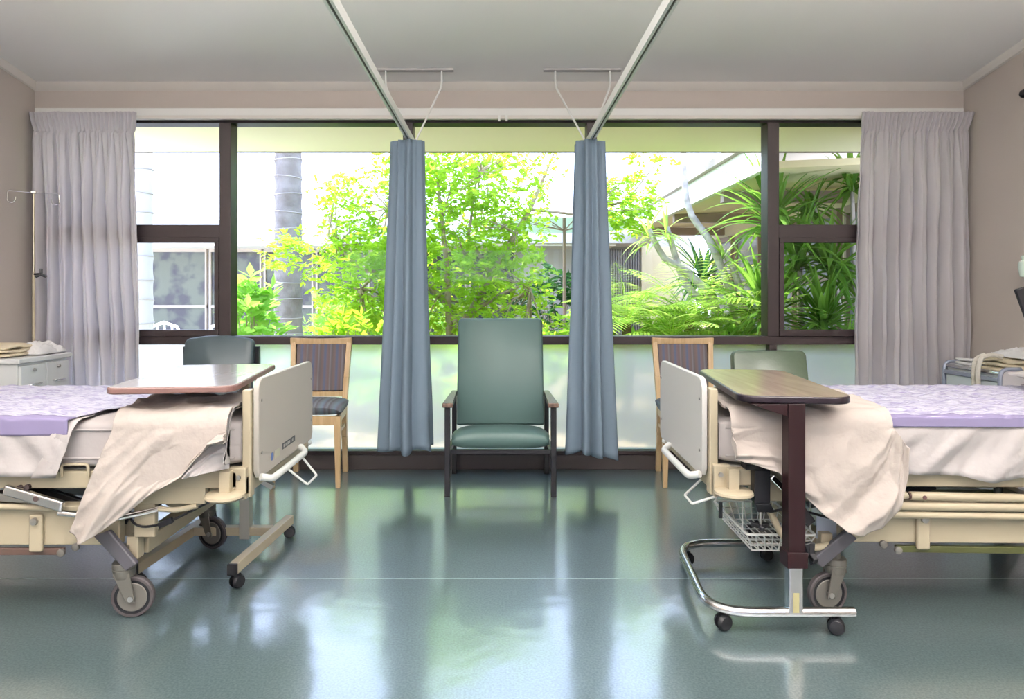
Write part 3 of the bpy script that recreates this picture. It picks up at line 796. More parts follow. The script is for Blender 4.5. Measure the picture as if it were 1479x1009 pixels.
        MB().bar(P(.715, sy*(HW-.028), .240), P(1.75, sy*(HW-.028), .236), .02, .026).build('link_bar', mat('brown_bar' if left else 'olive_bar', (.085, .05, .04) if left else (.05, .055, .015), .45), t, bevel=.004)
        # diagonal struts
        MB().bar(P(.88, sy*(HW-.06), .475), P(.50, sy*(HW-.08), .34), .022, .035).build('strut', BLACK, t, bevel=.003)
        MB().bar(P(.47, sy*(HW-.09), .30), P(.88, sy*(HW-.05), .385), .02, .06).build('lift_arm', CREAM, t, bevel=.003)
    for xx in (.45, 1.66):
        m = MB(); B(m, xx-.03, xx+.03, -.33, .33, .215, .275); m.build('cross_beam', CREAM, t, bevel=.004)
        for sy in (-1, 1):
            m = MB(); B(m, xx-.022, xx+.022, *sorted((sy*.345, sy*.39)), .215, .30); m.build('caster_post', CREAM, t, bevel=.004)
    MB().bar(P(.42, 0, .27), P(.75, 0, .50), .05, .05).build('lift_arm', CREAM, t, bevel=.004)
    MB().cyl(P(.55, .0, .30), P(1.25, 0, .44), .03).build('actuator', mat('actuator_grey', (.12, .12, .13), .4), t)
    # casters
    if left:
        caster(t, s*.448, -.385, 8); caster(t, s*.44, .28, -15)
    else:
        caster(t, s*.452, -.385, 178+10); caster(t, s*.45, .25, 160)
    caster(t, s*1.66, -.385, 20); caster(t, s*1.66, .36, 10)
    # foot brake lever on the near foot caster
    if left:
        br = MB().hexa([P(.572, -.43, .315), P(.515, -.43, .335), P(.515, -.405, .335), P(.572, -.405, .315)], [P(.452, -.43, .185), P(.412, -.43, .212), P(.412, -.405, .212), P(.452, -.405, .185)])
    else:
        br = MB().hexa([P(.545, -.43, .295), P(.505, -.43, .325), P(.505, -.405, .325), P(.545, -.405, .295)], [P(.415, -.43, .185), P(.375, -.43, .215), P(.375, -.405, .215), P(.415, -.405, .185)])
    br.build('brake_pedal', GREYP, t, bevel=.006)
    m = MB(); m.bar(P(.46, -.41, .25), P(.46, -.40, .225), .016, .016, (1, 0, 0)); m.build('brake_pin', BLACK, t)
    # far side rail folded down: three long tubes with brackets; near side too on the basket bed
    for sy in ((1,) if left else (1, -1)):
        yy = sy*(HW+.022)
        for k, (x0, z0, z1) in enumerate(((.74, .455, .437), (.60, .418, .408), (.56, .385, .375))):
            MB().cyl(P(x0, yy, z0), P(1.95, yy, z1), .0155 if k < 2 else .013, n=14).build('safety_rail_tube', CREAM, t)
        MB().cyl(P(.60, yy, .425), P(.73, yy, .458), .013, n=12).build('rail_link', CREAM, t)
        dk = MB(); dk.lathe([(0, -.002), (.013, -.002), (.013, .004), (0, .004)], T(s*.738, yy-.0, .455) @ R('Y', -90*s), 14)
        dk.lathe([(0, 0), (.008, 0), (.008, .002), (0, .002)], T(s*.785, yy-.016, .453) @ R('X', 90), 12)
        dk.build('tube_cap', mat('dark_cap', (.07, .03, .03), .5), t)
    # wire mattress stops on the near rail
    for (x0, x1, z0, z1) in (((.70, .86, .55, .60), (.80, .99, .47, .43)) if not left else ((.74, .78, .55, .58), (.60, .70, .55, .575))):
        MB().tube(fillet([P(x0, -HW-.012, z0-.02), P(x0, -HW-.012, z1), P(x1, -HW-.012, z1), P(x1, -HW-.012, z0-.02)], .015), .0055, 8).build('mattress_stop', CREAM, t)
    return t

LB_ = (-.923, 2.85); RB_ = (.800, 2.89)
bl = bed(*LB_, -1, 0, 'cream hospital bed with the dark nameplate on its footboard and a chrome crank lever', True)
brt = bed(*RB_, 1, math.radians(-1.2), 'cream hospital bed with three long tube rails at its side and a clamped black bracket', False)

# extras on the bed with the lever
t = bl; s = -1
P = lambda a, b, c: (s*a, b, c)
m = MB().tube(fillet([P(.33, -.405, .452-.04), P(.40, -.41, .395), P(.53, -.42, .372), P(.60, -.425, .39), P(.70, -.425, .40)], .04), .011, 12).build('crank_lever', CHROME, t)
MB().tube(fillet([P(.20, -.405, .42), P(.27, -.41, .405), P(.34, -.41, .41)], .03), .010, 10).build('crank_socket', CREAM, t)
m = MB(); m.bar(P(.90, -.425, .487), P(.68, -.43, .425), .024, .040); m.build('folded_arm', CHROME, t, bevel=.008)
m = MB(); m.bar(P(1.02, -.405, .460), P(.74, -.41, .440), .02, .030); m.build('folded_arm', STEEL, t, bevel=.006)
MB().tube([P(.72, -.41, .415), P(1.3, -.41, .425), P(1.9, -.41, .43)], .012, 12).build('safety_rail_tube', CREAM, t)
for (xx, yy, zz) in ((.855, -.405, .489), (.825, -.405, .492), (.775, -.43, .456)):
    MB().lathe([(0, 0), (.010, 0), (.010, .012), (0, .012)], T(s*xx, yy, zz) @ R('X', 90), 12).build('rivet', mat('dark_rivet', (.05, .03, .03), .5), t)
MB().tube(fillet([P(.47, -.37, .44), P(.45, -.40, .36), P(.40, -.42, .345), P(.32, -.42, .355), P(.24, -.40, .39), P(.15, -.39, .435)], .04), .0045, 8).build('cable', BLACK, t)
MB().bar(P(.335, -.42, .352), P(.285, -.415, .372), .018, .022).build('cable_joint', BLACK, t, bevel=.003)
m = MB(); m.hexa([P(.22, .1, .40), P(.10, .1, .33), P(.10, .13, .33), P(.22, .13, .40)], [P(.23, .1, .42), P(.09, .1, .35), P(.09, .13, .35), P(.23, .13, .42)]); m.build('mechanism_plate', STEEL, t)
MB().cyl(P(.44, .28, .22), P(.44, .28, .50), .022, n=4).build('leg_post', CREAM, t)
MB().box(.0, .001, 0, .001, 0, .001)
# extras on the basket bed
t = brt; s = 1
P = lambda a, b, c: (s*a, b, c)
cl = MB(); cl.box(.155, .215, -.450, -.405, .43, .555); cl.box(.125, .225, -.445, -.385, .552, .572); cl.hexa([P(.16, -.45, .43), P(.215, -.45, .43), P(.215, -.405, .43), P(.16, -.405, .43)], [P(.17, -.445, .395), P(.235, -.445, .395), P(.235, -.41, .395), P(.17, -.41, .395)])
cl = cl.build('bracket', BLACK, t, bevel=.005)
MB().cyl(P(.185, -.43, .40), P(.185, -.43, .345), .005, n=10).build('screw', STEEL, cl)
k = MB()
for a in (0, 120, 240):
    k.bar((.185, -.43, .342), (.185+.036*math.cos(math.radians(a+20)), -.43+.036*math.sin(math.radians(a+20)), .342), .018, .018)
k.build('knob', BLACK, cl, bevel=.005)
m = MB(); m.bar(P(.215, -.455, .535), P(.295, -.455, .455), .020, .026); m.build('telescopic_arm', CHROME, cl, bevel=.006)
m = MB(); m.bar(P(.28, -.452, .465), P(.36, -.452, .36), .024, .038); m.build('arm_sleeve', BLACK, cl, bevel=.004)
MB().tube(fillet([P(.23, -.40, .39), P(.27, -.41, .30), P(.33, -.41, .245), P(.47, -.41, .265), P(.60, -.41, .33)], .05), .013, 12).build('bent_lift_tube', CREAM, t)
MB().tube([P(.22, -.42, .39), P(.30, -.43, .41), P(.45, -.43, .37), P(.52, -.43, .365)], .005, 8).build('cable', BLACK, t)
m = MB(); m.box(.425, .500, -.36, -.355, .27, .36, T(0, 0, 0)); m.build('label_plate', mat('bluish_label', (.55, .60, .72), .5), t)
MB().tube(fillet([P(.05, -.38, .44), P(-.05, -.36, .40), P(-.05, -.25, .40), P(.03, -.2, .45)], .01), .005, 8).build('wire_hook', WHITEP, t)
MB().box(.04, .052, -.405, -.395, .36, .42).build('hook_pin', BLACK, t)

# wire basket hanging under the foot of that bed
bk = thing('wire_basket', 'white wire basket hung under the foot of the bed', 'basket', (1.12, 2.76, .0), math.radians(-1.2))
m = MB(); x0, x1, y0, y1, zt, zb_ = -.175, .085, -.27, .14, .295, .225
m.tube(fillet([(x0, 0, zt), (x0, y0, zt), (x1, y0, zt), (x1, y1, zt), (x0, y1, zt), (x0, 0, zt)], .015), .005, 8)
m.build('rim', WHITEP, bk)
i_ = .03
m = MB(); m.tube([(x0+i_, y0+i_, zb_), (x1-i_, y0+i_, zb_), (x1-i_, y1-i_, zb_), (x0+i_, y1-i_, zb_)], .0035, 6, closed=True)
n = 9
for k in range(n):
    u = x0 + i_ + (x1-x0-2*i_)*k/(n-1); uo = x0+(x1-x0)*k/(n-1)
    m.tube([(uo, y0, zt), (u, y0+i_, zb_), (u, y1-i_, zb_), (uo, y1, zt)], .0026, 6)
for k in range(7):
    u = y0 + i_ + (y1-y0-2*i_)*k/6; uo = y0+(y1-y0)*k/6
    m.tube([(x0, uo, zt), (x0+i_, u, zb_), (x1-i_, u, zb_), (x1, uo, zt)], .0026, 6)
for f_ in (.35, .7):
    zz = zt+(zb_-zt)*f_; q = i_*f_
    m.tube([(x0+q, y0+q, zz), (x1-q, y0+q, zz), (x1-q, y1-q, zz), (x0+q, y1-q, zz)], .0022, 6, closed=True)
m.build('wire_grid', WHITEP, bk)
for (xx, yy) in ((x0, y0+.05), (x1, y0+.05), (x0, y1-.03), (x1, y1-.03)):
    MB().tube([(xx, yy, zt), (xx, yy, .49)], .003, 6).build('hanging_wire', WHITEP, bk)

# ------------------------------------------------------------------ bedding
def soft_box(x0, x1, y0, y1, z0, z1, r, amp=0, seed=0, nx=60, ny=30, nzv=8):
    """closed rounded cushion with uneven surface"""
    m = MB(); n = 72
    prof = []
    # superellipse section in y-z swept along x
    def fn(u, v):
        a = 2*PI*u; e = .22
        cy = math.copysign(abs(math.cos(a))**e, math.cos(a)); cz = math.copysign(abs(math.sin(a))**e, math.sin(a))
        k = 1-.10*abs(2*v-1)**18
        x = x0+(x1-x0)*v
        y = (y0+y1)/2+(y1-y0)/2*cy*k; z = (z0+z1)/2+(z1-z0)/2*cz*k
        d = amp*nz(x*6+seed, y*6, z*8)
        return (x, y+d*cy, z+d*(cz if cz > 0 else 0))
    vs = [fn(i/n, j/(nx-1)) for j in range(nx) for i in range(n)]
    fs = [(j*n+i, j*n+(i+1) % n, (j+1)*n+(i+1) % n, (j+1)*n+i) for j in range(nx-1) for i in range(n)]
    fs.append(tuple(range(n))[::-1]); fs.append(tuple((nx-1)*n+i for i in range(n)))
    return m.add(vs, fs)

def bedding(bt, bx_, by, s, rz, seed, left):
    who = 'bed with the chrome lever' if left else 'bed with the wire basket'
    mt = thing('mattress', 'thick mattress in a smooth white sheet on the ' + who, 'mattress', (bx_, by, .553), rz)
    ms = soft_box(*sorted((s*.05, s*2.0)), -.405, .405, 0, .185, .03, .006, seed)
    ms.build('cover', MATTM, mt, angle=60)
    sm = MB()
    for zz in (.045, .15):
        sm.tube([(s*.06, -.409, zz), (s*1.0, -.411, zz), (s*1.98, -.409, zz)], .004, 6)
    sm.build('piping', MATTM, mt)
    # under-sheet hanging over the near side with a wavy lower edge
    xa, xb = (.62, 2.02) if left else (.44, 2.02)
    nu, nv = 150, 26
    def top(u, v):
        x = xa + (xb-xa)*u
        k = v*1.0
        L_ = .02; side = .205 + .012*nz(x*7+seed, 5.5) + (.02*math.exp(-((x-1.05)/.09)**2) if not left else 0)
        # path: on the top then down
        topw = .25
        d = v*(topw+side)
        hq = max(0, d-topw)/side; fold = (.020*(1-abs(2*nz(x*7+hq*1.6+seed, hq*.8))) + .012*(1-abs(2*nz(x*14+hq*2.2, hq+seed))))*min(1, hq*2.2)
        if left: xs_ = x - .0*v + (.10*v*(u < .001))
        else: xs_ = x
        lean_ = (.06*max(0, d-topw)/side)
        if d < topw: y, z_ = -.415+ (topw-d), .190
        else:
            q = d-topw; r_ = .02
            y = -.415-.012*min(1, q/.03) - fold*.9 - .006; z_ = .190 - q
        return (s*(xs_+lean_*(1 if left else -.6)), y, z_)
    us = MB().grid(top, nu, nv).build('hanging_sheet', SHEETW, None, solid=.002, angle=80)
    us.location = (bx_, by, .553); us.rotation_euler = (0, 0, rz)
    tag(us, 'white under-sheet hanging below the lilac blanket on the ' + who, 'sheet')
    # lilac blanket
    xa, xb = (.655, 1.98) if left else (.46, 2.0)
    nu, nv = 120, 90
    hang = .062 if left else .035
    def bf(u, v):
        d = v*(.83+hang)
        y = .40-d
        slant = (-.20 if left else -.10)*(1-min(1, d/.83))
        x = xa + slant + (xb-xa-slant)*u
        z_ = .203 + .006*nz(x*22+seed, y*22) + .005*nz(x*9, y*9+seed) + .0015*math.sin(x*70+5*nz(y*4, x*3))
        if u < .03: z_ -= .006*(1-u/.03)
        if d > .83: z_ = .203-(d-.83) - .006; y = -.43-.004*nz(x*8, 1.2)-.014
        elif d > .78:
            q = (d-.78)/.05; z_ -= .006*q*q
            y -= .014*q
        if not left and x > 1.55: y = y if y < .12 else y
        return (s*x, y, z_)
    nvt = int(nv*.83/(.83+hang))
    bl_ = thing('blanket', 'mottled lilac blanket with a plain hem spread over the ' + who, 'blanket', (bx_, by, .553), rz)
    # main weave (top) and plain hem (hanging side)
    def bmain(u, v): return bf(u, v*.83/(.83+hang))
    def bhem(u, v): 
        p = bf(u, (.80+(hang+.03)*v)/(.83+hang)); return (p[0], p[1]-.002, p[2]+.001)
    MB().grid(bmain, nu, 80).build('weave', PURPLE, bl_, solid=.003, angle=80)
    MB().grid(bhem, nu, 14).build('hem', PURPLEB, bl_, solid=.003, angle=80)
bedding(bl, *LB_, -1, 0, 3, True)
bedding(brt, *RB_, 1, math.radians(-1.2), 8, False)
pw = soft_box(-.17, .17, -.27, .27, 0, .10, .05, .01, 5, nx=30)
def pil(m):
    m.v = [(x, y, .05+(z-.05)*max(.12, (1-(abs(x)/.175)**3)*(1-(abs(y)/.28)**3)))for x, y, z in m.v]; return m
o = pil(pw).build('pillow', SHEETW, None, angle=80); o.location = (2.62, 2.92, .775); tag(o, 'white pillow at the head of the bed beside the grey-edged locker', 'pillow')

def drape(name, label, bx_, by, s, rz, cols, seed, material, topdepth=.30, lift=.0, tuck=None):
    """loose sheet: lies on the mattress top, rolls over its edge and hangs; cols = [(x_top, x_bot, z_bot)]"""
    n = len(cols)-1
    def lerp(u, k):
        f_ = u*n; i = min(int(f_), n-1); t_ = f_-i; t_ = t_*t_*(3-2*t_)*.5+t_*.5
        return cols[i][k]*(1-t_)+cols[i+1][k]*t_
    ztop = .553+.185
    def ridge(a, b, c=0):
        return 1-abs(2*nz(a, b, c+seed))
    def fn(u, v):
        xt, xb, zb_ = lerp(u, 0), lerp(u, 1), lerp(u, 2)
        zt = ztop+.034; R_ = .05
        side = max(.05, zt-R_-zb_); arc = R_*PI/2
        va = .34; vb = .42
        if v < va:
            q = v/va; y = -.415 + topdepth*(1-q); z_ = zt; ny, nz_ = 0, 1; w_ = math.sin(PI*min(1, q*1.0)); hang_ = 0
        elif v < vb:
            q = (v-va)/(vb-va); a = q*PI/2; y = -.415-R_*math.sin(a); z_ = zt-R_+R_*math.cos(a); ny, nz_ = -math.sin(a), math.cos(a); hang_ = 0
        else:
            hang_ = (v-vb)/(1-vb); y = -.415-R_; z_ = zt-R_-side*hang_; ny, nz_ = -1, 0
        x = xt + (xb-xt)*hang_**1.05
        on = max(0, min(1, (v-va*.2)/va)) if v < va else 1
        if v < va:
            x += .07*(1-v/va)*nz(u*3+seed, 1.1)
            f_ = .030*ridge(x*4.5, y*6) + .018*ridge(x*11, y*9, 3) + lift*math.sin(PI*u)
            f_ = max(.004, .7*f_*(.35+.65*math.sin(PI*min(1, .15+v/va*.85))))
        else:
            k = min(1, (v-va)/.12)
            top_f = max(.006, .030*ridge(x*4.5, y*6)*.6)
            amp = .010+.040*hang_
            fo = amp*(.9*ridge(u*3.0+hang_*1.0, hang_*1.2) + .5*nz(u*5.5-hang_*2.2, hang_*1.8, seed) + .22*ridge(u*8+hang_*4.5, hang_*2.2, 7)) + .010*hang_
            f_ = top_f*(1-k) + k*max(.010, fo)
        y += ny*f_; z_ += nz_*f_
        z_ += .008*nz(u*9, seed+2)*hang_
        x = max(x, .062)
        return (s*x, y, z_)
    m = MB().grid(fn, 130, 130)
    o = m.build(name, material, None, solid=.003, angle=80)
    o.location = (bx_, by, 0); o.rotation_euler = (0, 0, rz)
    return tag(o, label, 'sheet')
def PL(xt, xb, yb, ppm=402):   # photo measurements turned into bed metres for the lever bed
    return (-.923-(xt-721)/ppm, -.923-(xb-721)/ppm, 1.2-(yb-427)/ppm)
def PR(xt, xb, yb, ppm=398):
    return ((xt-721)/ppm-.800, (xb-721)/ppm-.800, 1.2-(yb-427)/ppm)
drape('loose_sheet', 'warm white loose sheet hanging in a point from the bed beside the chrome lever', *LB_, -1, 0,
      [PL(160, 97, 768), PL(180, 118, 783), PL(205, 150, 765), PL(225, 185, 738), PL(250, 222, 712), PL(285, 262, 688), PL(312, 300, 650), PL(335, 316, 615), PL(350, 340, 600), PL(360, 356, 592)], 2.3, SHEET, lift=.01)
drape('loose_sheet', 'warm white loose sheet hanging in a round swag behind the maroon table post', *RB_, 1, math.radians(-1.2),
      [PR(1030, 1036, 640), PR(1048, 1060, 662), PR(1075, 1085, 668), PR(1105, 1125, 680), PR(1135, 1165, 715), PR(1165, 1195, 745), PR(1195, 1222, 764), PR(1225, 1250, 771), PR(1255, 1278, 762), PR(1280, 1302, 730), PR(1290, 1311, 680), PR(1297, 1313, 645)], 5.1, SHEET, topdepth=.5)
# inner sheet tucked over the foot corner of the lever bed
drape('tucked_sheet', 'white sheet tucked around the foot corner, behind the pointed hanging sheet', LB_[0], LB_[1]+.028, -1, 0,
      [PL(280, 262, 690), PL(300, 290, 685), PL(330, 328, 678), PL(358, 356, 672), PL(372, 370, 668)], 7.7, SHEETW, topdepth=.45)

# ------------------------------------------------------------------ overbed tables
def tabletop(parent, w, d, th, z, M, topm, edgem, r):
    p = rrect(w, d, r, 8)
    m = MB().prism(p, z-th, z, M).build('tabletop', edgem, parent, bevel=.006)
    p2 = rrect(w-.014, d-.014, r-.007, 8)
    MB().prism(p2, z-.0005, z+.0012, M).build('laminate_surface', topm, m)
    return m
# pale one over the lever bed
t = thing('overbed_table', 'overbed table, its top pale from painted glare, with a cream square-tube base on four black casters', 'table', (-1.205, 3.13, 0))
tabletop(t, .455, .80, .024, .868, T(-.05, -.345, 0) @ R('Z', 8), TABLEWOOD_GLARE, TEDGE2, .05)
MB().bar((-.03, 0.0, .836), (.0, -.45, .836), .06, .016).build('top_arm', mat('grey_arm', (.20, .18, .22), .4), t, bevel=.003)
MB().box(-.024, .024, -.024, .024, .05, .50).build('outer_column', mat('brushed_column', (.50, .49, .45), .35, .6), t, bevel=.003)
MB().box(-.018, .018, -.018, .018, .50, .825).build('inner_column', CREAM, t, bevel=.002)
for xx, tilt in ((.13, .03), (-.275, .0)):
    l = MB(); l.bar((xx-.012, -.445, .085), (xx+.03, .155, .085), .038, .044); l = l.build('base_leg', CREAM, t, bevel=.003)
    MB().bar((xx-.0125, -.455, .085), (xx-.012, -.443, .085), .039, .045).build('end_cap', BLACK, l)
    small_caster(t, xx-.006, -.425, .028, 60); small_caster(t, xx+.028, .14, .028, 20)
MB().bar((-.255, 0.0, .0849), (.125, 0, .0849), .04, .04).build('cross_bar', CREAM, t, bevel=.003)
# dark one over the basket bed
t = thing('overbed_table', 'dark walnut overbed table with a maroon post and a curved chrome base', 'table', (1.045, 2.335, 0))
tabletop(t, .395, .86, .026, .845, T(.058, .405, 0) @ R('Z', -7), TABLEWOOD, TEDGE, .075)
MB().box(-.03, .03, -.028, .028, .25, .82).build('outer_post', POSTB, t, bevel=.003)
MB().box(-.024, .024, -.022, .022, .08, .27).build('inner_post', CHROME, t, bevel=.003)
MB().box(-.012, .010, -.0228, -.0222, .085, .155).build('worn_sticker', mat('worn_sticker', (.42, .38, .20), .7), t)
b = MB(); b.hexa([(-.16, -.02, .818), (.03, -.02, .818), (.03, .03, .818), (-.16, .03, .818)], [(-.03, -.02, .775), (.03, -.02, .775), (.03, .03, .775), (-.03, .03, .775)])
b.box(-.03, .03, .0, .55, .80, .818); b.build('top_bracket', POSTB, t, bevel=.002)
MB().box(-.036, .036, -.034, .034, .245, .30).build('collar', POSTB, t, bevel=.002)
k = MB(); k.cyl((.03, 0, .285), (.055, -.005, .285), .008)
for a in (80, 200, 320): k.bar((.058, -.005, .285), (.058+.006, -.005+.03*math.cos(math.radians(a)), .285+.042*math.sin(math.radians(a))), .02, .02, (1, 0, 0))
k.bar((.05, 0, .325), (.07, 0, .25), .03, .018, (0, 1, 0))
k.build('star_knob', BLACK, t, bevel=.004)
zt_ = .078
base = fillet([V((.215, 0, zt_)), V((-.30, 0, zt_)), V((-.235, .655, zt_)), V((.24, .655, zt_))], .16, 10)
MB().tube(base, .0175, 16).build('base_tube', CHROME, t)
for (xx, yy, rr) in ((-.235, .035, 200), (.155, 0, 160), (-.21, .60, 30), (.165, .655, 10)):
    small_caster(t, xx, yy, .029, rr, .066)

# ------------------------------------------------------------------ outside
GROUND = bpy.data.materials.new('courtyard_ground'); GROUND.use_nodes = True
def groundmat():
    nt = GROUND.node_tree; N = nt.nodes; L = nt.links; b = N['Principled BSDF']; b.inputs['Roughness'].default_value = .95
    tc = N.new('ShaderNodeTexCoord'); n = N.new('ShaderNodeTexNoise'); n.inputs['Scale'].default_value = 8; n.inputs['Detail'].default_value = 6
    L.new(tc.outputs['Object'], n.inputs['Vector']); r = N.new('ShaderNodeValToRGB'); e = r.color_ramp.elements
    e[0].position = .3; e[0].color = (.17, .10, .06, 1); e[1].position = .7; e[1].color = (.42, .32, .21, 1)
    L.new(n.outputs['Fac'], r.inputs['Fac']); L.new(r.outputs['Color'], b.inputs['Base Color'])
groundmat()
struct(MB().box(-14, 14, YW+.14, 30, -.15, -.02).build('ground_outside', GROUND))
PAVE = mat('pale_paving', (.66, .64, .60), .9, mottled=((.56, .54, .50), 5))
struct(MB().box(-14, -2.0, YW+.2, 13, -.02, .0).build('paving_outside', PAVE))
# eave of this building
EAVE = mat('eave_bounce_yellow', (.88, .85, .58), .7)  # yellow light bounced off foliage is put into this soffit colour
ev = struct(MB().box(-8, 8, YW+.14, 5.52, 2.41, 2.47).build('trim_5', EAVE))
struct(MB().box(-8, 8, 5.52, 5.55, 2.403, 2.60).build('trim_6', mat('eave_fascia', (.20, .17, .14), .6)))

# building across the courtyard
bd = thing('courtyard_building', 'low white building with brown window frames across the courtyard', 'building', (-2, 12, 0))
WB = mat('white_render', (.58, .55, .52), .8); BF = mat('brown_window_frame', (.34, .25, .21), .5); TW = mat('tan_window_frame', (.50, .42, .34), .5)
REFL = mat('dark_reflecting_glass', (.06, .055, .06), .05, spec=.4, mottled=((.13,.14,.10), 3.5, .08))
MB().box(-9, 5.6, .10, .5, 0, 2.5).build('wall', WB, bd)
MB().box(-9, 4.6, -.75, .6, 2.10, 2.42).build('fascia', WB, bd)
MB().box(-9, 4.6, -.70, .6, 2.42, 2.50).build('roof', mat('roof_sheet', (.62, .62, .62), .5), bd)
MB().box(-9, 4.0, -.7, .1, 2.06, 2.10).build('soffit', mat('soffit_cream', (.80, .74, .62), .7), bd)
wins = [(-4.6, -3.35), (-3.30, -2.35), (-2.30, -1.40), (-1.35, -.45), (-.40, .5), (.55, 1.4), (1.45, 2.3)]
for (a, b_) in wins:
    f = MB(); w = .03
    f.box(a, b_, .02, .10, .0, .06); f.box(a, b_, .02, .10, 2.0, 2.06); f.box(a, a+w, .02, .10, .06, 2.0); f.box(b_-w, b_, .02, .10, .06, 2.0); f.box(a, b_, .025, .10, .98, 1.03)
    f = f.build('window', TW, bd)
    MB().box(a+w, b_-w, .06, .07, .06, 2.0).build('pane', REFL, f, smooth=False)
MB().box(3.93, 4.58, .08, .10, .1, 2.05).build('screen_backing', mat('dark_screen_backing', (.10, .09, .09), .7), bd)
sl = MB()
for k in range(14): sl.box(3.95+.045*k, 3.975+.045*k, .02, .078, .1, 2.05)
sl.build('slatted_screen', mat('grey_slat', (.30, .28, .28), .6), bd)
MB().box(4.6, 5.3, .0, .5, 0, 2.1).build('pier', mat('yellow_render', (.78, .70, .48), .8), bd)
# wing running along one side of the courtyard
wg = thing('side_wing', 'cream-soffited building wing with a long white fascia and brown windows', 'building', (3.6, 5.6, 0))
YS = mat('yellow_soffit', (.88, .78, .48), .7)
MB().box(0.0, .3, -.05, 5.6, 0, 2.32).build('wall', mat('cream_render', (.74, .67, .50), .8), wg)
MB().hexa([(-1.3, -.02, 2.28), (0.1, -.02, 2.34), (.1, -.02, 2.40), (-1.3, -.02, 2.34)], [(-1.3, 5.6, 2.28), (.1, 5.6, 2.34), (.1, 5.6, 2.40), (-1.3, 5.6, 2.34)]).build('soffit', YS, wg)
MB().box(-1.36, -1.30, -.05, 5.6, 2.27, 2.52).build('fascia', mat('white_fascia', (.84, .84, .82), .6), wg)
MB().box(-1.42, -1.30, -.05, 5.6, 2.52, 2.60).build('gutter', mat('brown_gutter', (.30, .24, .19), .5), wg)
MB().hexa([(-1.36, -.05, 2.58), (1.5, -.05, 3.1), (1.5, -.05, 3.15), (-1.36, -.05, 2.62)], [(-1.36, 5.6, 2.58), (1.5, 5.6, 3.1), (1.5, 5.6, 3.15), (-1.36, 5.6, 2.62)]).build('roof', mat('pale_roof', (.72, .72, .72), .6), wg)
for yy in (1.2, 3.1, 4.9): MB().box(-1.28, .0, yy, yy+.10, 2.17, 2.29).build('soffit_beam', BF, wg)
for k in range(5):
    a = .25+k*1.05; f = MB(); w = .04
    f.box(-.06, .0, a, a+.9, 0, .06); f.box(-.06, .0, a, a+.9, 2.04, 2.12); f.box(-.06, 0, a, a+w, .06, 2.04); f.box(-.06, 0, a+.9-w, a+.9, .06, 2.04); f.box(-.05, 0, a, a+.9, 1.35, 1.42)
    f = f.build('window', BF, wg); MB().box(-.02, -.012, a+w, a+.9-w, .06, 2.04).build('pane', mat('curtained_glass', (.34, .35, .40), .08, spec=.8), f, smooth=False)

# garden umbrella
um = thing('garden_umbrella', 'white garden umbrella opened in the courtyard behind the tree', 'umbrella', (.95, 9.6, 0))
cv = MB(); n = 8; ap = (0, 0, 2.68); rim = [(1.15*math.cos(2*PI*k/n+.2), 1.15*math.sin(2*PI*k/n+.2), 2.22) for k in range(n)]
cv.add([ap] + rim, [(0, k+1, (k+1) % n+1) for k in range(n)]); cv.build('canopy', mat('white_canvas', (.82, .84, .82), .8, translucent=((.6, .8, .7), .3)), um, solid=.006, smooth=False)
MB().cyl((0, 0, 0), (0, 0, 2.68), .025).build('pole', BF, um)
for k in range(n): MB().tube([(0, 0, 2.15), V(rim[k])*.55+V((0, 0, 2.35*.45+.02))], .008, 6).build('rib', BF, um)

# white garden furniture
GWM = mat('white_garden_plastic', (.85, .85, .85), .4)
def garden_chair(x, y, rz, label):
    t = thing('garden_chair', label, 'chair', (x, y, 0), rz, 'white garden chairs across the courtyard')
    MB().tube([( -.25, 0, .45), (-.26, .02, .65), (-.2, .04, .78), (0, .05, .84), (.2, .04, .78), (.26, .02, .65), (.25, 0, .45)], .02, 8).build('backrest', GWM, t)
    m = MB()
    for xx in (-.12, 0, .12): m.tube([(xx, 0, .42), (xx, .045, .81)], .014, 6)
    m.build('back_slats', GWM, t)
    MB().box(-.24, .24, -.42, .02, .41, .44).build('seat', GWM, t, bevel=.01)
    for sx in (-1, 1):
        for yy in (-.38, 0): MB().cyl((sx*.22, yy, 0), (sx*.23, yy, .42), .016, n=8).build('leg', GWM, t)
        MB().tube([(sx*.25, .02, .62), (sx*.27, -.3, .63), (sx*.25, -.4, .55), (sx*.23, -.4, .42)], .016, 8).build('armrest', GWM, t)
garden_chair(-4.55, 9.0, 2.9, 'white garden chair outside, nearer the leaning pale trunk')
garden_chair(-3.75, 9.1, 3.4, 'white garden chair outside, nearer the ringed palm trunk')

# ------------------------------------------------------------------ plants
LG = leafmat('bright_leaf', (.04, .17, .01), (.27, .50, .03), (.60, .85, .06), .55)
LG2 = leafmat('pale_leaf', (.13, .32, .05), (.30, .50, .10), (.50, .85, .14), .50)
LFERN = leafmat('fern_leaf', (.18, .38, .05), (.42, .58, .12), (.60, .80, .16), .45)
LDRA = leafmat('strap_leaf', (.05, .15, .02), (.17, .32, .06), (.32, .58, .08), .38, .35)
LDARK = leafmat('dark_leaf', (.02, .08, .03), (.05, .15, .05), (.10, .3, .06), .25, .4)
BARK = mat('tan_bark', (.34, .24, .17), .9, bump=(20, .6, .02), mottled=((.45, .36, .28), 9))
PBARK = mat('pale_grey_bark', (.66, .60, .57), .85, bump=(18, .5, .02), mottled=((.40, .35, .33), 12))

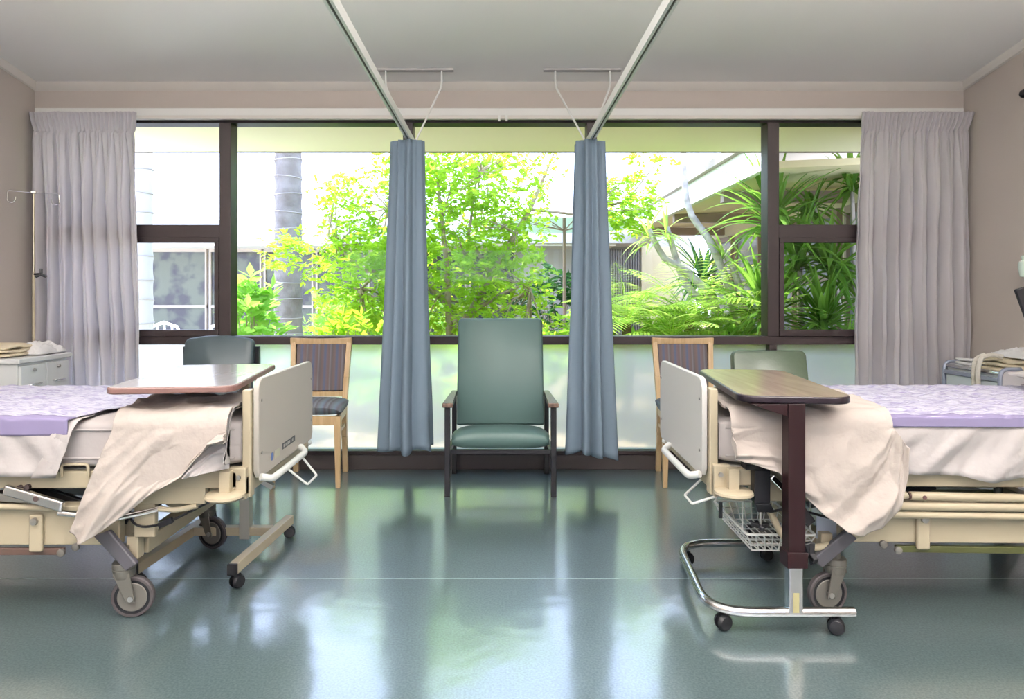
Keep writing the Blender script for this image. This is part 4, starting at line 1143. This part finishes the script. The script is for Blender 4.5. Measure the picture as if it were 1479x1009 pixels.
def leaf(m, p, d, up, L_, W_, fold=.25, droop=0.0):
    """one leaf blade: 3-section folded diamond"""
    d = d.normalized(); a = d.cross(up)
    if a.length < 1e-3: a = V((1, 0, 0))
    a.normalize(); n = a.cross(d).normalized()
    q1 = p + d*L_*.45 - n*droop*L_*.2; tip = p + d*L_ - n*droop*L_
    o = len(m.v)
    m.v += [tuple(p), tuple(q1 + a*W_/2 + n*fold*W_/2), tuple(tip), tuple(q1 - a*W_/2 + n*fold*W_/2), tuple(q1)]
    m.f += [[o, o+1, o+4], [o+1, o+2, o+4], [o, o+4, o+3], [o+4, o+2, o+3]]
def rdir(rn, zb=0):
    v = V((rn.gauss(0, 1), rn.gauss(0, 1), rn.gauss(0, 1)+zb)); return v.normalized()
def twig(m, rn, p, d, n, L_, W_, seg):
    up = V((0, 0, 1)); d = d.normalized(); a = d.cross(up)
    if a.length < .1: a = V((1, 0, 0))
    a.normalize()
    for k in range(n):
        p = p + d*seg; d = (d + V((0, 0, -.06))).normalized()
        s = 1 if k % 2 else -1
        leaf(m, p, (d*.7 + a*s + V((0, 0, rn.uniform(-.3, .2)))), rdir(rn, 1.8), L_*rn.uniform(.75, 1.2), W_)
        leaf(m, p, (d*.7 - a*s + V((0, 0, rn.uniform(-.3, .2)))), rdir(rn, 1.8), L_*rn.uniform(.75, 1.2), W_)
    leaf(m, p, d, rdir(rn, 1.8), L_, W_)
def blob_tree(root, rn, blobs, hubs, leafm, barkm, L_, W_, nleaf, seg=.035, tname='leaves'):
    """blobs: (centre, radii, count); every twig is fed by a thin branch from the nearest hub"""
    lv = MB(); bk_ = MB()
    for (c_, r_, cnt) in blobs:
        for _ in range(cnt):
            while True:
                q = V((rn.uniform(-1, 1), rn.uniform(-1, 1), rn.uniform(-1, 1)))
                if q.length < 1: break
            p = V(c_) + V((q.x*r_[0], q.y*r_[1], q.z*r_[2]))
            h = min(hubs, key=lambda z_: (V(z_)-p).length); h = V(h)
            d = (p-h).normalized()*.35 + rdir(rn) + V((0, 0, -.15))
            twig(lv, rn, p, d, nleaf, L_, W_, seg)
            if rn.random() < .05:
                mid = (h+p)/2 + rdir(rn)*.08
                bk_.tube([h, mid, p], [.011, .008, .004], 5, caps=False)
    lo = lv.build(tname, leafm, root, smooth=False, recalc=False)
    if bk_.v: bk_.build('twigs', barkm, root)
    return lo

rn = random.Random(21)
tr_ = thing('courtyard_tree', 'bright green tree with forked tan branches behind the teal armchair', 'tree', (-.55, 7.4, -.02))
hubs = [(-.15, 0, 1.2), (.15, .1, 1.7), (.6, 0, 2.0), (-.5, .1, 1.5), (-.1, .2, 2.2), (.35, -.1, 2.6), (-1.0, 0, 1.3), (-1.3, .1, 1.8), (-.7, 0, 2.2), (1.0, .1, 2.5), (1.6, 0, 2.2), (-.45, .1, 2.9), (.9, 0, 1.3)]
blobs = [((-.1, .1, 1.75), (.85, .6, .85), 270), ((.5, .1, 1.25), (.75, .5, .75), 190), ((-.15, .2, 2.7), (.75, .6, .6), 130), ((-1.02, .1, 1.45), (.62, .5, .62), 220),
         ((.7, 0, 2.5), (.6, .5, .6), 95), ((-1.25, .2, 2.25), (.38, .35, .45), 60), ((-.5, .2, 2.9), (.4, .4, .4), 30), ((.6, 0, .7), (.7, .5, .35), 70), ((-.75, .1, .85), (.7, .5, .4), 80),
         ((-1.85, .0, 1.72), (.25, .25, .20), 26), ((1.95, .1, 2.25), (.40, .35, .32), 95), ((2.3, .1, 2.75), (.3, .3, .3), 18), ((-.05, -.2, .35), (1.3, .4, .3), 70)]
blobs = [(a, b, int(c*2.0)) for a, b, c in blobs] + [((.1, .3, 2.75), (1.0, .6, .55), 190), ((-.3, .3, 2.2), (1.0, .6, .6), 150), ((.75, .2, 1.9), (.45, .4, .5), 70)]
blob_tree(tr_, rn, blobs, hubs, LG, BARK, .078, .040, 3, .035)
for pts, r_ in (([(0, 0, 0), (.0, 0, .5), (.10, 0, .85), (.25, 0, 1.05), (.45, 0, 1.45), (.9, .05, 2.2), (1.2, .1, 2.9)], [.07, .06, .055, .05, .035, .025, .01]),
                ([(0, 0, .5), (-.02, .05, 1.0), (-.05, .1, 1.6), (-.12, .15, 2.2), (-.2, .2, 2.9)], [.05, .04, .03, .022, .008]),
                ([(.10, 0, .85), (-.1, .1, 1.2), (-.5, .1, 1.5), (-1.0, 0, 1.5), (-1.4, .1, 1.9), (-1.3, .1, 2.5)], [.04, .032, .026, .02, .014, .006]),
                ([(.25, 0, 1.05), (.6, 0, 1.25), (.95, .1, 1.4)], [.03, .02, .01]), ([(.45, 0, 1.45), (.2, .1, 1.9), (.3, .1, 2.6)], [.03, .02, .01]),
                ([(.9, .05, 2.2), (1.4, .1, 2.15), (2.0, .1, 2.3), (2.4, .1, 2.8)], [.02, .016, .012, .005]), ([(-.0, 0, .3), (-.35, 0, .7), (-.8, 0, 1.0)], [.035, .025, .01])):
    MB().tube([V(p) for p in pts], r_, 9).build('branch', BARK, tr_, angle=80)

# palm trunks
def palm(x, y, r, lean, label, material, H=4.6):
    t = thing('palm_trunk', label, 'palm', (x, y, 0))
    m = MB(); pts = []; rr = []; n = 60
    for i in range(n+1):
        z_ = H*i/n; k = i/n
        pts.append(V((lean*z_, 0, z_))); rr.append(r*(1.12-.16*k) + (.008 if i % 3 == 0 else 0))
    m.tube(pts, rr, 28); m.build('trunk', material, t, angle=80)
    rg = MB()
    for i in range(0, n, 3):
        z_ = H*i/n; rg.tube([V((lean*z_+(rr[i]+.002)*math.cos(a*PI/12), (rr[i]+.002)*math.sin(a*PI/12), z_+.015*math.sin(a*PI/12+i))) for a in range(24)], .006, 5, closed=True)
    rg.build('rings', mat('pale_ring', (.38, .35, .33), .9), t)
palm(-2.79, 8.7, .165, 0, 'grey ringed palm trunk standing outside beside the bright tree', mat('palm_bark', (.24, .22, .21), .9, bump=(26, .5, .02), mottled=((.15, .13, .115), 5)))
palm(-3.83, 7.0, .12, .0, 'leaning pale palm trunk at the edge of the window curtain', mat('pale_palm_bark', (.5, .47, .44), .9))

def shrub(x, y, z0, rad, h, n, leafm, label, L_=.13, W_=.06, seed=1, nleaf=3, stems=7, name='shrub', group=None, cat='shrub'):
    rn = random.Random(seed); t = thing(name, label, cat, (x, y, -.02), 0, group)
    lv = MB(); st = MB()
    for k in range(stems):
        a = 2*PI*k/stems+rn.random(); rr = rad*rn.uniform(.2, .6)
        st.tube([V((0, 0, 0)), V((rr*.5*math.cos(a), rr*.5*math.sin(a), h*.5)), V((rr*math.cos(a), rr*math.sin(a), h*.9))], [.012, .009, .004], 6)
    for _ in range(n):
        q = rdir(rn, .3); f_ = rn.uniform(.3, 1)**.5
        p = V((q.x*rad*f_, q.y*rad*f_, z0 + (h-z0)*(.5+.5*q.z*f_)))
        twig(lv, rn, p, rdir(rn, .9), nleaf, L_, W_, L_*.35)
    lv.build('leaves', leafm, t, smooth=False, recalc=False); st.build('stems', BARK, t)
    return t
shrub(-2.30, 6.1, .1, .25, 1.30, 90, LG2, 'light green broad-leaved shrub in front of the ringed palm trunk', .15, .075, 4)
shrub(-1.50, 6.6, .0, .38, .98, 90, LG, 'low green shrub seen just over the sill beside the palm', .12, .06, 14)
shrub(-2.2, 9.9, .0, .8, 1.15, 150, LG2, 'pale hazy shrub beyond the palm trunk', .16, .07, 5)
shrub(-1.2, 9.5, .0, .7, 1.05, 120, LG2, 'pale shrub further back, under the leaning tree branches', .14, .06, 6)
shrub(-.35, 6.2, .0, .5, .72, 90, LG, 'low bush behind the clouded glass beside the teal armchair', .12, .06, 7)
shrub(.75, 6.3, .0, .55, .95, 170, LG, 'leafy bush under the tree beside the corner-dipped curtain', .12, .055, 8)
shrub(1.9, 6.5, .35, .65, .95, 150, LG2, 'light bush under the ferns', .12, .055, 9)
shrub(-1.0, 6.0, .1, .35, .62, 50, LG2, 'small bush behind the clouded glass beside the wooden chair', .12, .055, 10)
shrub(.9, 10.8, .0, .8, 1.6, 140, LDARK, 'dark shrub against the far building', .16, .07, 11)

def fern(x, y, z0, n, L_, label, seed, leafm=LFERN, bare=.0):
    rn = random.Random(seed); t = thing('fern', label, 'fern', (x, y, -.02), rn.random()*6, 'ferns under the white fascia')
    lv = MB()
    for k in range(n):
        a = 2*PI*k/n + rn.uniform(-.25, .25); el = rn.uniform(.35, 1.15); ll = L_*rn.uniform(.75, 1.1)
        d = V((math.cos(a)*math.cos(el), math.sin(a)*math.cos(el), math.sin(el))); side = V((-math.sin(a), math.cos(a), 0))
        p = V((0, 0, z0)); N_ = 20; pts = [p.copy()]
        for j in range(N_):
            p = p + d*ll/N_; d = (d + V((0, 0, -.062))).normalized(); pts.append(p.copy())
            u = (j+1)/N_; w = ll*.26*math.sin(PI*min(1, u*.93+.09))**.8
            for s_ in (-1, 1):
                leaf(lv, p, side*s_ + d*.45 + V((0, 0, -.12)), d.cross(side*s_)*s_ if False else V((0, 0, 1)), w, ll/N_*.78, .1, .12)
        lv.tube(pts, .003, 4, caps=False)
    lv.build('fronds', leafm, t, smooth=False, recalc=False)
    MB().tube([V((0, 0, 0)), V((.02, 0, z0*.5)), V((0, 0, z0))], [.06, .05, .045], 10).build('stem', mat('fern_trunk', (.14, .09, .05), .9), t)
fern(1.22, 6.3, .95, 20, .82, 'bright fern nearest the corner-dipped blue curtain', 1)
fern(1.55, 5.9, .82, 18, .66, 'low bright fern in front, between its taller neighbours', 2)
fern(1.85, 6.4, .98, 22, .95, 'yellow-green fern with the longest upright frond', 3)
fern(2.2, 6.0, .80, 18, .72, 'fern in front, below the bent pale trunks', 4)
fern(1.45, 7.5, .98, 20, .95, 'taller fern behind, in front of the yellow pier', 5)
fern(2.5, 6.6, .95, 16, .78, 'fern at the foot of the strap-leaved plants', 6)
fern(2.1, 7.3, .85, 18, .8, 'shaded fern behind the longest frond, under the pale trunks', 7)

def dracaena(x, y, stems, label, seed, leafm=LDRA, L_=.62, W_=.045, n=34, group='strap-leaved plants', barkm=PBARK, r0=.03):
    """stems: list of point lists; each ends in a rosette of arching straps"""
    rn = random.Random(seed); t = thing('strap_leaved_plant', label, 'plant', (x, y, -.02), 0, group)
    for pts in stems:
        pts = [V(p) for p in pts]
        sm = []
        for i in range(len(pts)-1):
            for k in range(4):
                u = k/4; p0 = pts[max(i-1, 0)]; p1 = pts[i]; p2 = pts[i+1]; p3 = pts[min(i+2, len(pts)-1)]
                sm.append(.5*((2*p1)+(p2-p0)*u+(2*p0-5*p1+4*p2-p3)*u*u+(-p0+3*p1-3*p2+p3)*u**3))
        sm.append(pts[-1]); rr = [r0*(1-.45*i/(len(sm)-1)) for i in range(len(sm))]
        MB().tube(sm, rr, 9).build('stem', barkm, t, angle=80)
        top_ = pts[-1]; lv = MB()
        for k in range(n):
            a = rn.uniform(0, 2*PI); el = rn.uniform(-.35, 1.35); ll = L_*rn.uniform(.65, 1.1)
            d = V((math.cos(a)*math.cos(el), math.sin(a)*math.cos(el), math.sin(el))); side = V((-math.sin(a), math.cos(a), 0))
            p = top_ - V((0, 0, rn.uniform(0, .18))); N_ = 8; o = len(lv.v)
            for j in range(N_+1):
                u = j/N_; w = W_*(.35+.65*math.sin(PI*min(1, u*1.1+.08)))*(1-u**4)/2 + .0008
                nrm = side.cross(d).normalized()
                lv.v += [tuple(p - side*w + nrm*w*.35), tuple(p), tuple(p + side*w + nrm*w*.35)]
                p = p + d*ll/N_; d = (d + V((0, 0, -.17*(1-.35*math.sin(el)))) ).normalized()
            for j in range(N_):
                b_ = o+j*3; lv.f += [[b_, b_+1, b_+4, b_+3], [b_+1, b_+2, b_+5, b_+4]]
        lv.build('leaf_rosette', leafm, t, smooth=True, recalc=False)
    return t
dracaena(2.55, 6.0, [[(0, 0, 0), (.02, 0, 1.0), (-.05, 0, 2.0)], [(0.05, .1, 0), (.25, .1, .8), (.22, .1, 1.62)], [(0, .1, 0), (-.1, .0, .6), (-.12, 0, 1.12)]], 'tall strap-leaved plant in front of the narrow mullion', 31, n=64, L_=.80, W_=.06)
dracaena(3.05, 5.95, [[(0, 0, 0), (.05, 0, .9), (-.05, 0, 1.55)], [(.0, 0, 0), (-.15, -.1, .6), (-.18, -.1, 1.05)]], 'dense strap-leaved plant low behind the casement window', 32, n=80, L_=.62, W_=.055)
dracaena(3.35, 6.1, [[(0, 0, 0), (-.05, 0, 1.3), (-.08, 0, 2.35)], [(0, 0, 0), (.05, .1, 1.0), (-.35, .2, 2.12)]], 'dark strap-leaved plant reaching the eave near the window curtain', 33, n=44, L_=.45, W_=.05)
dracaena(3.2, 5.7, [[(0, 0, 0), (-.12, 0, .4), (-.20, 0, .72)]], 'low strap-leaved plant at the bottom of the casement window', 34, n=80, L_=.55, W_=.05)
dracaena(2.55, 7.9, [[(0, 0, 0), (-.05, 0, .8), (-.10, 0, 1.45)]], 'strap-leaved plant standing behind the crossing pale trunks', 35, n=60, L_=.65, W_=.055, leafm=LDARK)
# pale multi-trunk plant with drooping thin heads
dracaena(2.35, 6.9, [[(.15, 0, 0), (.1, 0, 1.1), (-.12, 0, 1.75), (-.38, 0, 2.2), (-.42, 0, 3.1)],
                     [(.15, 0, 0), (.22, 0, 1.1), (.0, 0, 1.7)],
                     [(-.05, 0, .6), (-.1, 0, 1.15), (-.42, 0, 1.5), (-.62, 0, 1.62), (-.78, 0, 1.92)],
                     [(-.1, .05, 1.1), (-.38, .05, 1.35), (-.58, .05, 1.95)]],
         'pale bare trunks crossing in front of the yellow soffit, with thin drooping heads', 36, n=16, L_=.40, W_=.03, r0=.05, leafm=LFERN)

# ------------------------------------------------------------------ light
w = bpy.data.worlds.new('world'); sc.world = w; w.use_nodes = True
nt = w.node_tree; N = nt.nodes; L = nt.links
bg = N['Background']; bg.inputs['Strength'].default_value = 6.4
tc = N.new('ShaderNodeTexCoord'); sx = N.new('ShaderNodeSeparateXYZ'); L.new(tc.outputs['Generated'], sx.inputs[0])
rp = N.new('ShaderNodeValToRGB'); e = rp.color_ramp.elements
e[0].position = .0; e[0].color = (.70, .77, 1, 1); e[1].position = .9; e[1].color = (.42, .56, 1.0, 1)
L.new(sx.outputs[2], rp.inputs['Fac']); L.new(rp.outputs['Color'], bg.inputs['Color'])
sd = bpy.data.lights.new('sun', 'SUN'); sd.energy = 15.0; sd.angle = math.radians(1.5); sd.color = (1, .96, .88)
so = bpy.data.objects.new('sun', sd); COL.objects.link(so)
so.rotation_euler = (math.radians(-20), math.radians(-26), 0)   # from beyond the courtyard, high
# fill lamps added out of view to brighten the ceiling and room
EM = bpy.data.materials.new('fill_lamp_diffuser'); EM.use_nodes = True
b = EM.node_tree.nodes['Principled BSDF']; b.inputs['Emission Color'].default_value = (1, .95, .88, 1); b.inputs['Emission Strength'].default_value = 4
for i, (x, y) in enumerate(((-1.7, 1.1), (1.7, 1.1), (-1.7, -1.0), (1.7, -1.0))):
    t = thing('fill_lamp', 'added white fill lamp trough hung out of view', 'lamp', (x, y, 2.62), 0, 'added fill lamp troughs')
    MB().box(-.62, .62, -.12, .12, -.05, -.0).build('housing', WHITEP, t, bevel=.004)
    for sx_ in (-1, 1): MB().cyl((sx_*.5, 0, 0), (sx_*.5, 0, ceil_z(y)-2.62+.01), .004, n=8).build('suspension_wire', STEEL, t)
    MB().box(-.58, .58, -.10, .10, -.054, -.050).build('diffuser', EM, t)
    for up in (0, 1):
        ld = bpy.data.lights.new('fill_light', 'AREA'); ld.shape = 'RECTANGLE'; ld.size = 1.1; ld.size_y = .22; ld.energy = 440 if up else 8; ld.color = (1, .965, .93)
        lo = bpy.data.objects.new('fill_light', ld); COL.objects.link(lo); lo.parent = t; lo.location = (0, 0, .02 if up else -.07)
        if up: lo.rotation_euler = (PI, 0, 0)

vs = sc.view_settings; vs.view_transform = 'Standard'; vs.look = 'None'; vs.gamma = 1; vs.use_curve_mapping = False; vs.exposure = 0.0
sc.cycles.use_denoising = True
sc.cycles.max_bounces = 10; sc.cycles.transparent_max_bounces = 12; sc.cycles.sample_clamp_indirect = 6
sc.cycles.caustics_reflective = False; sc.cycles.caustics_refractive = True
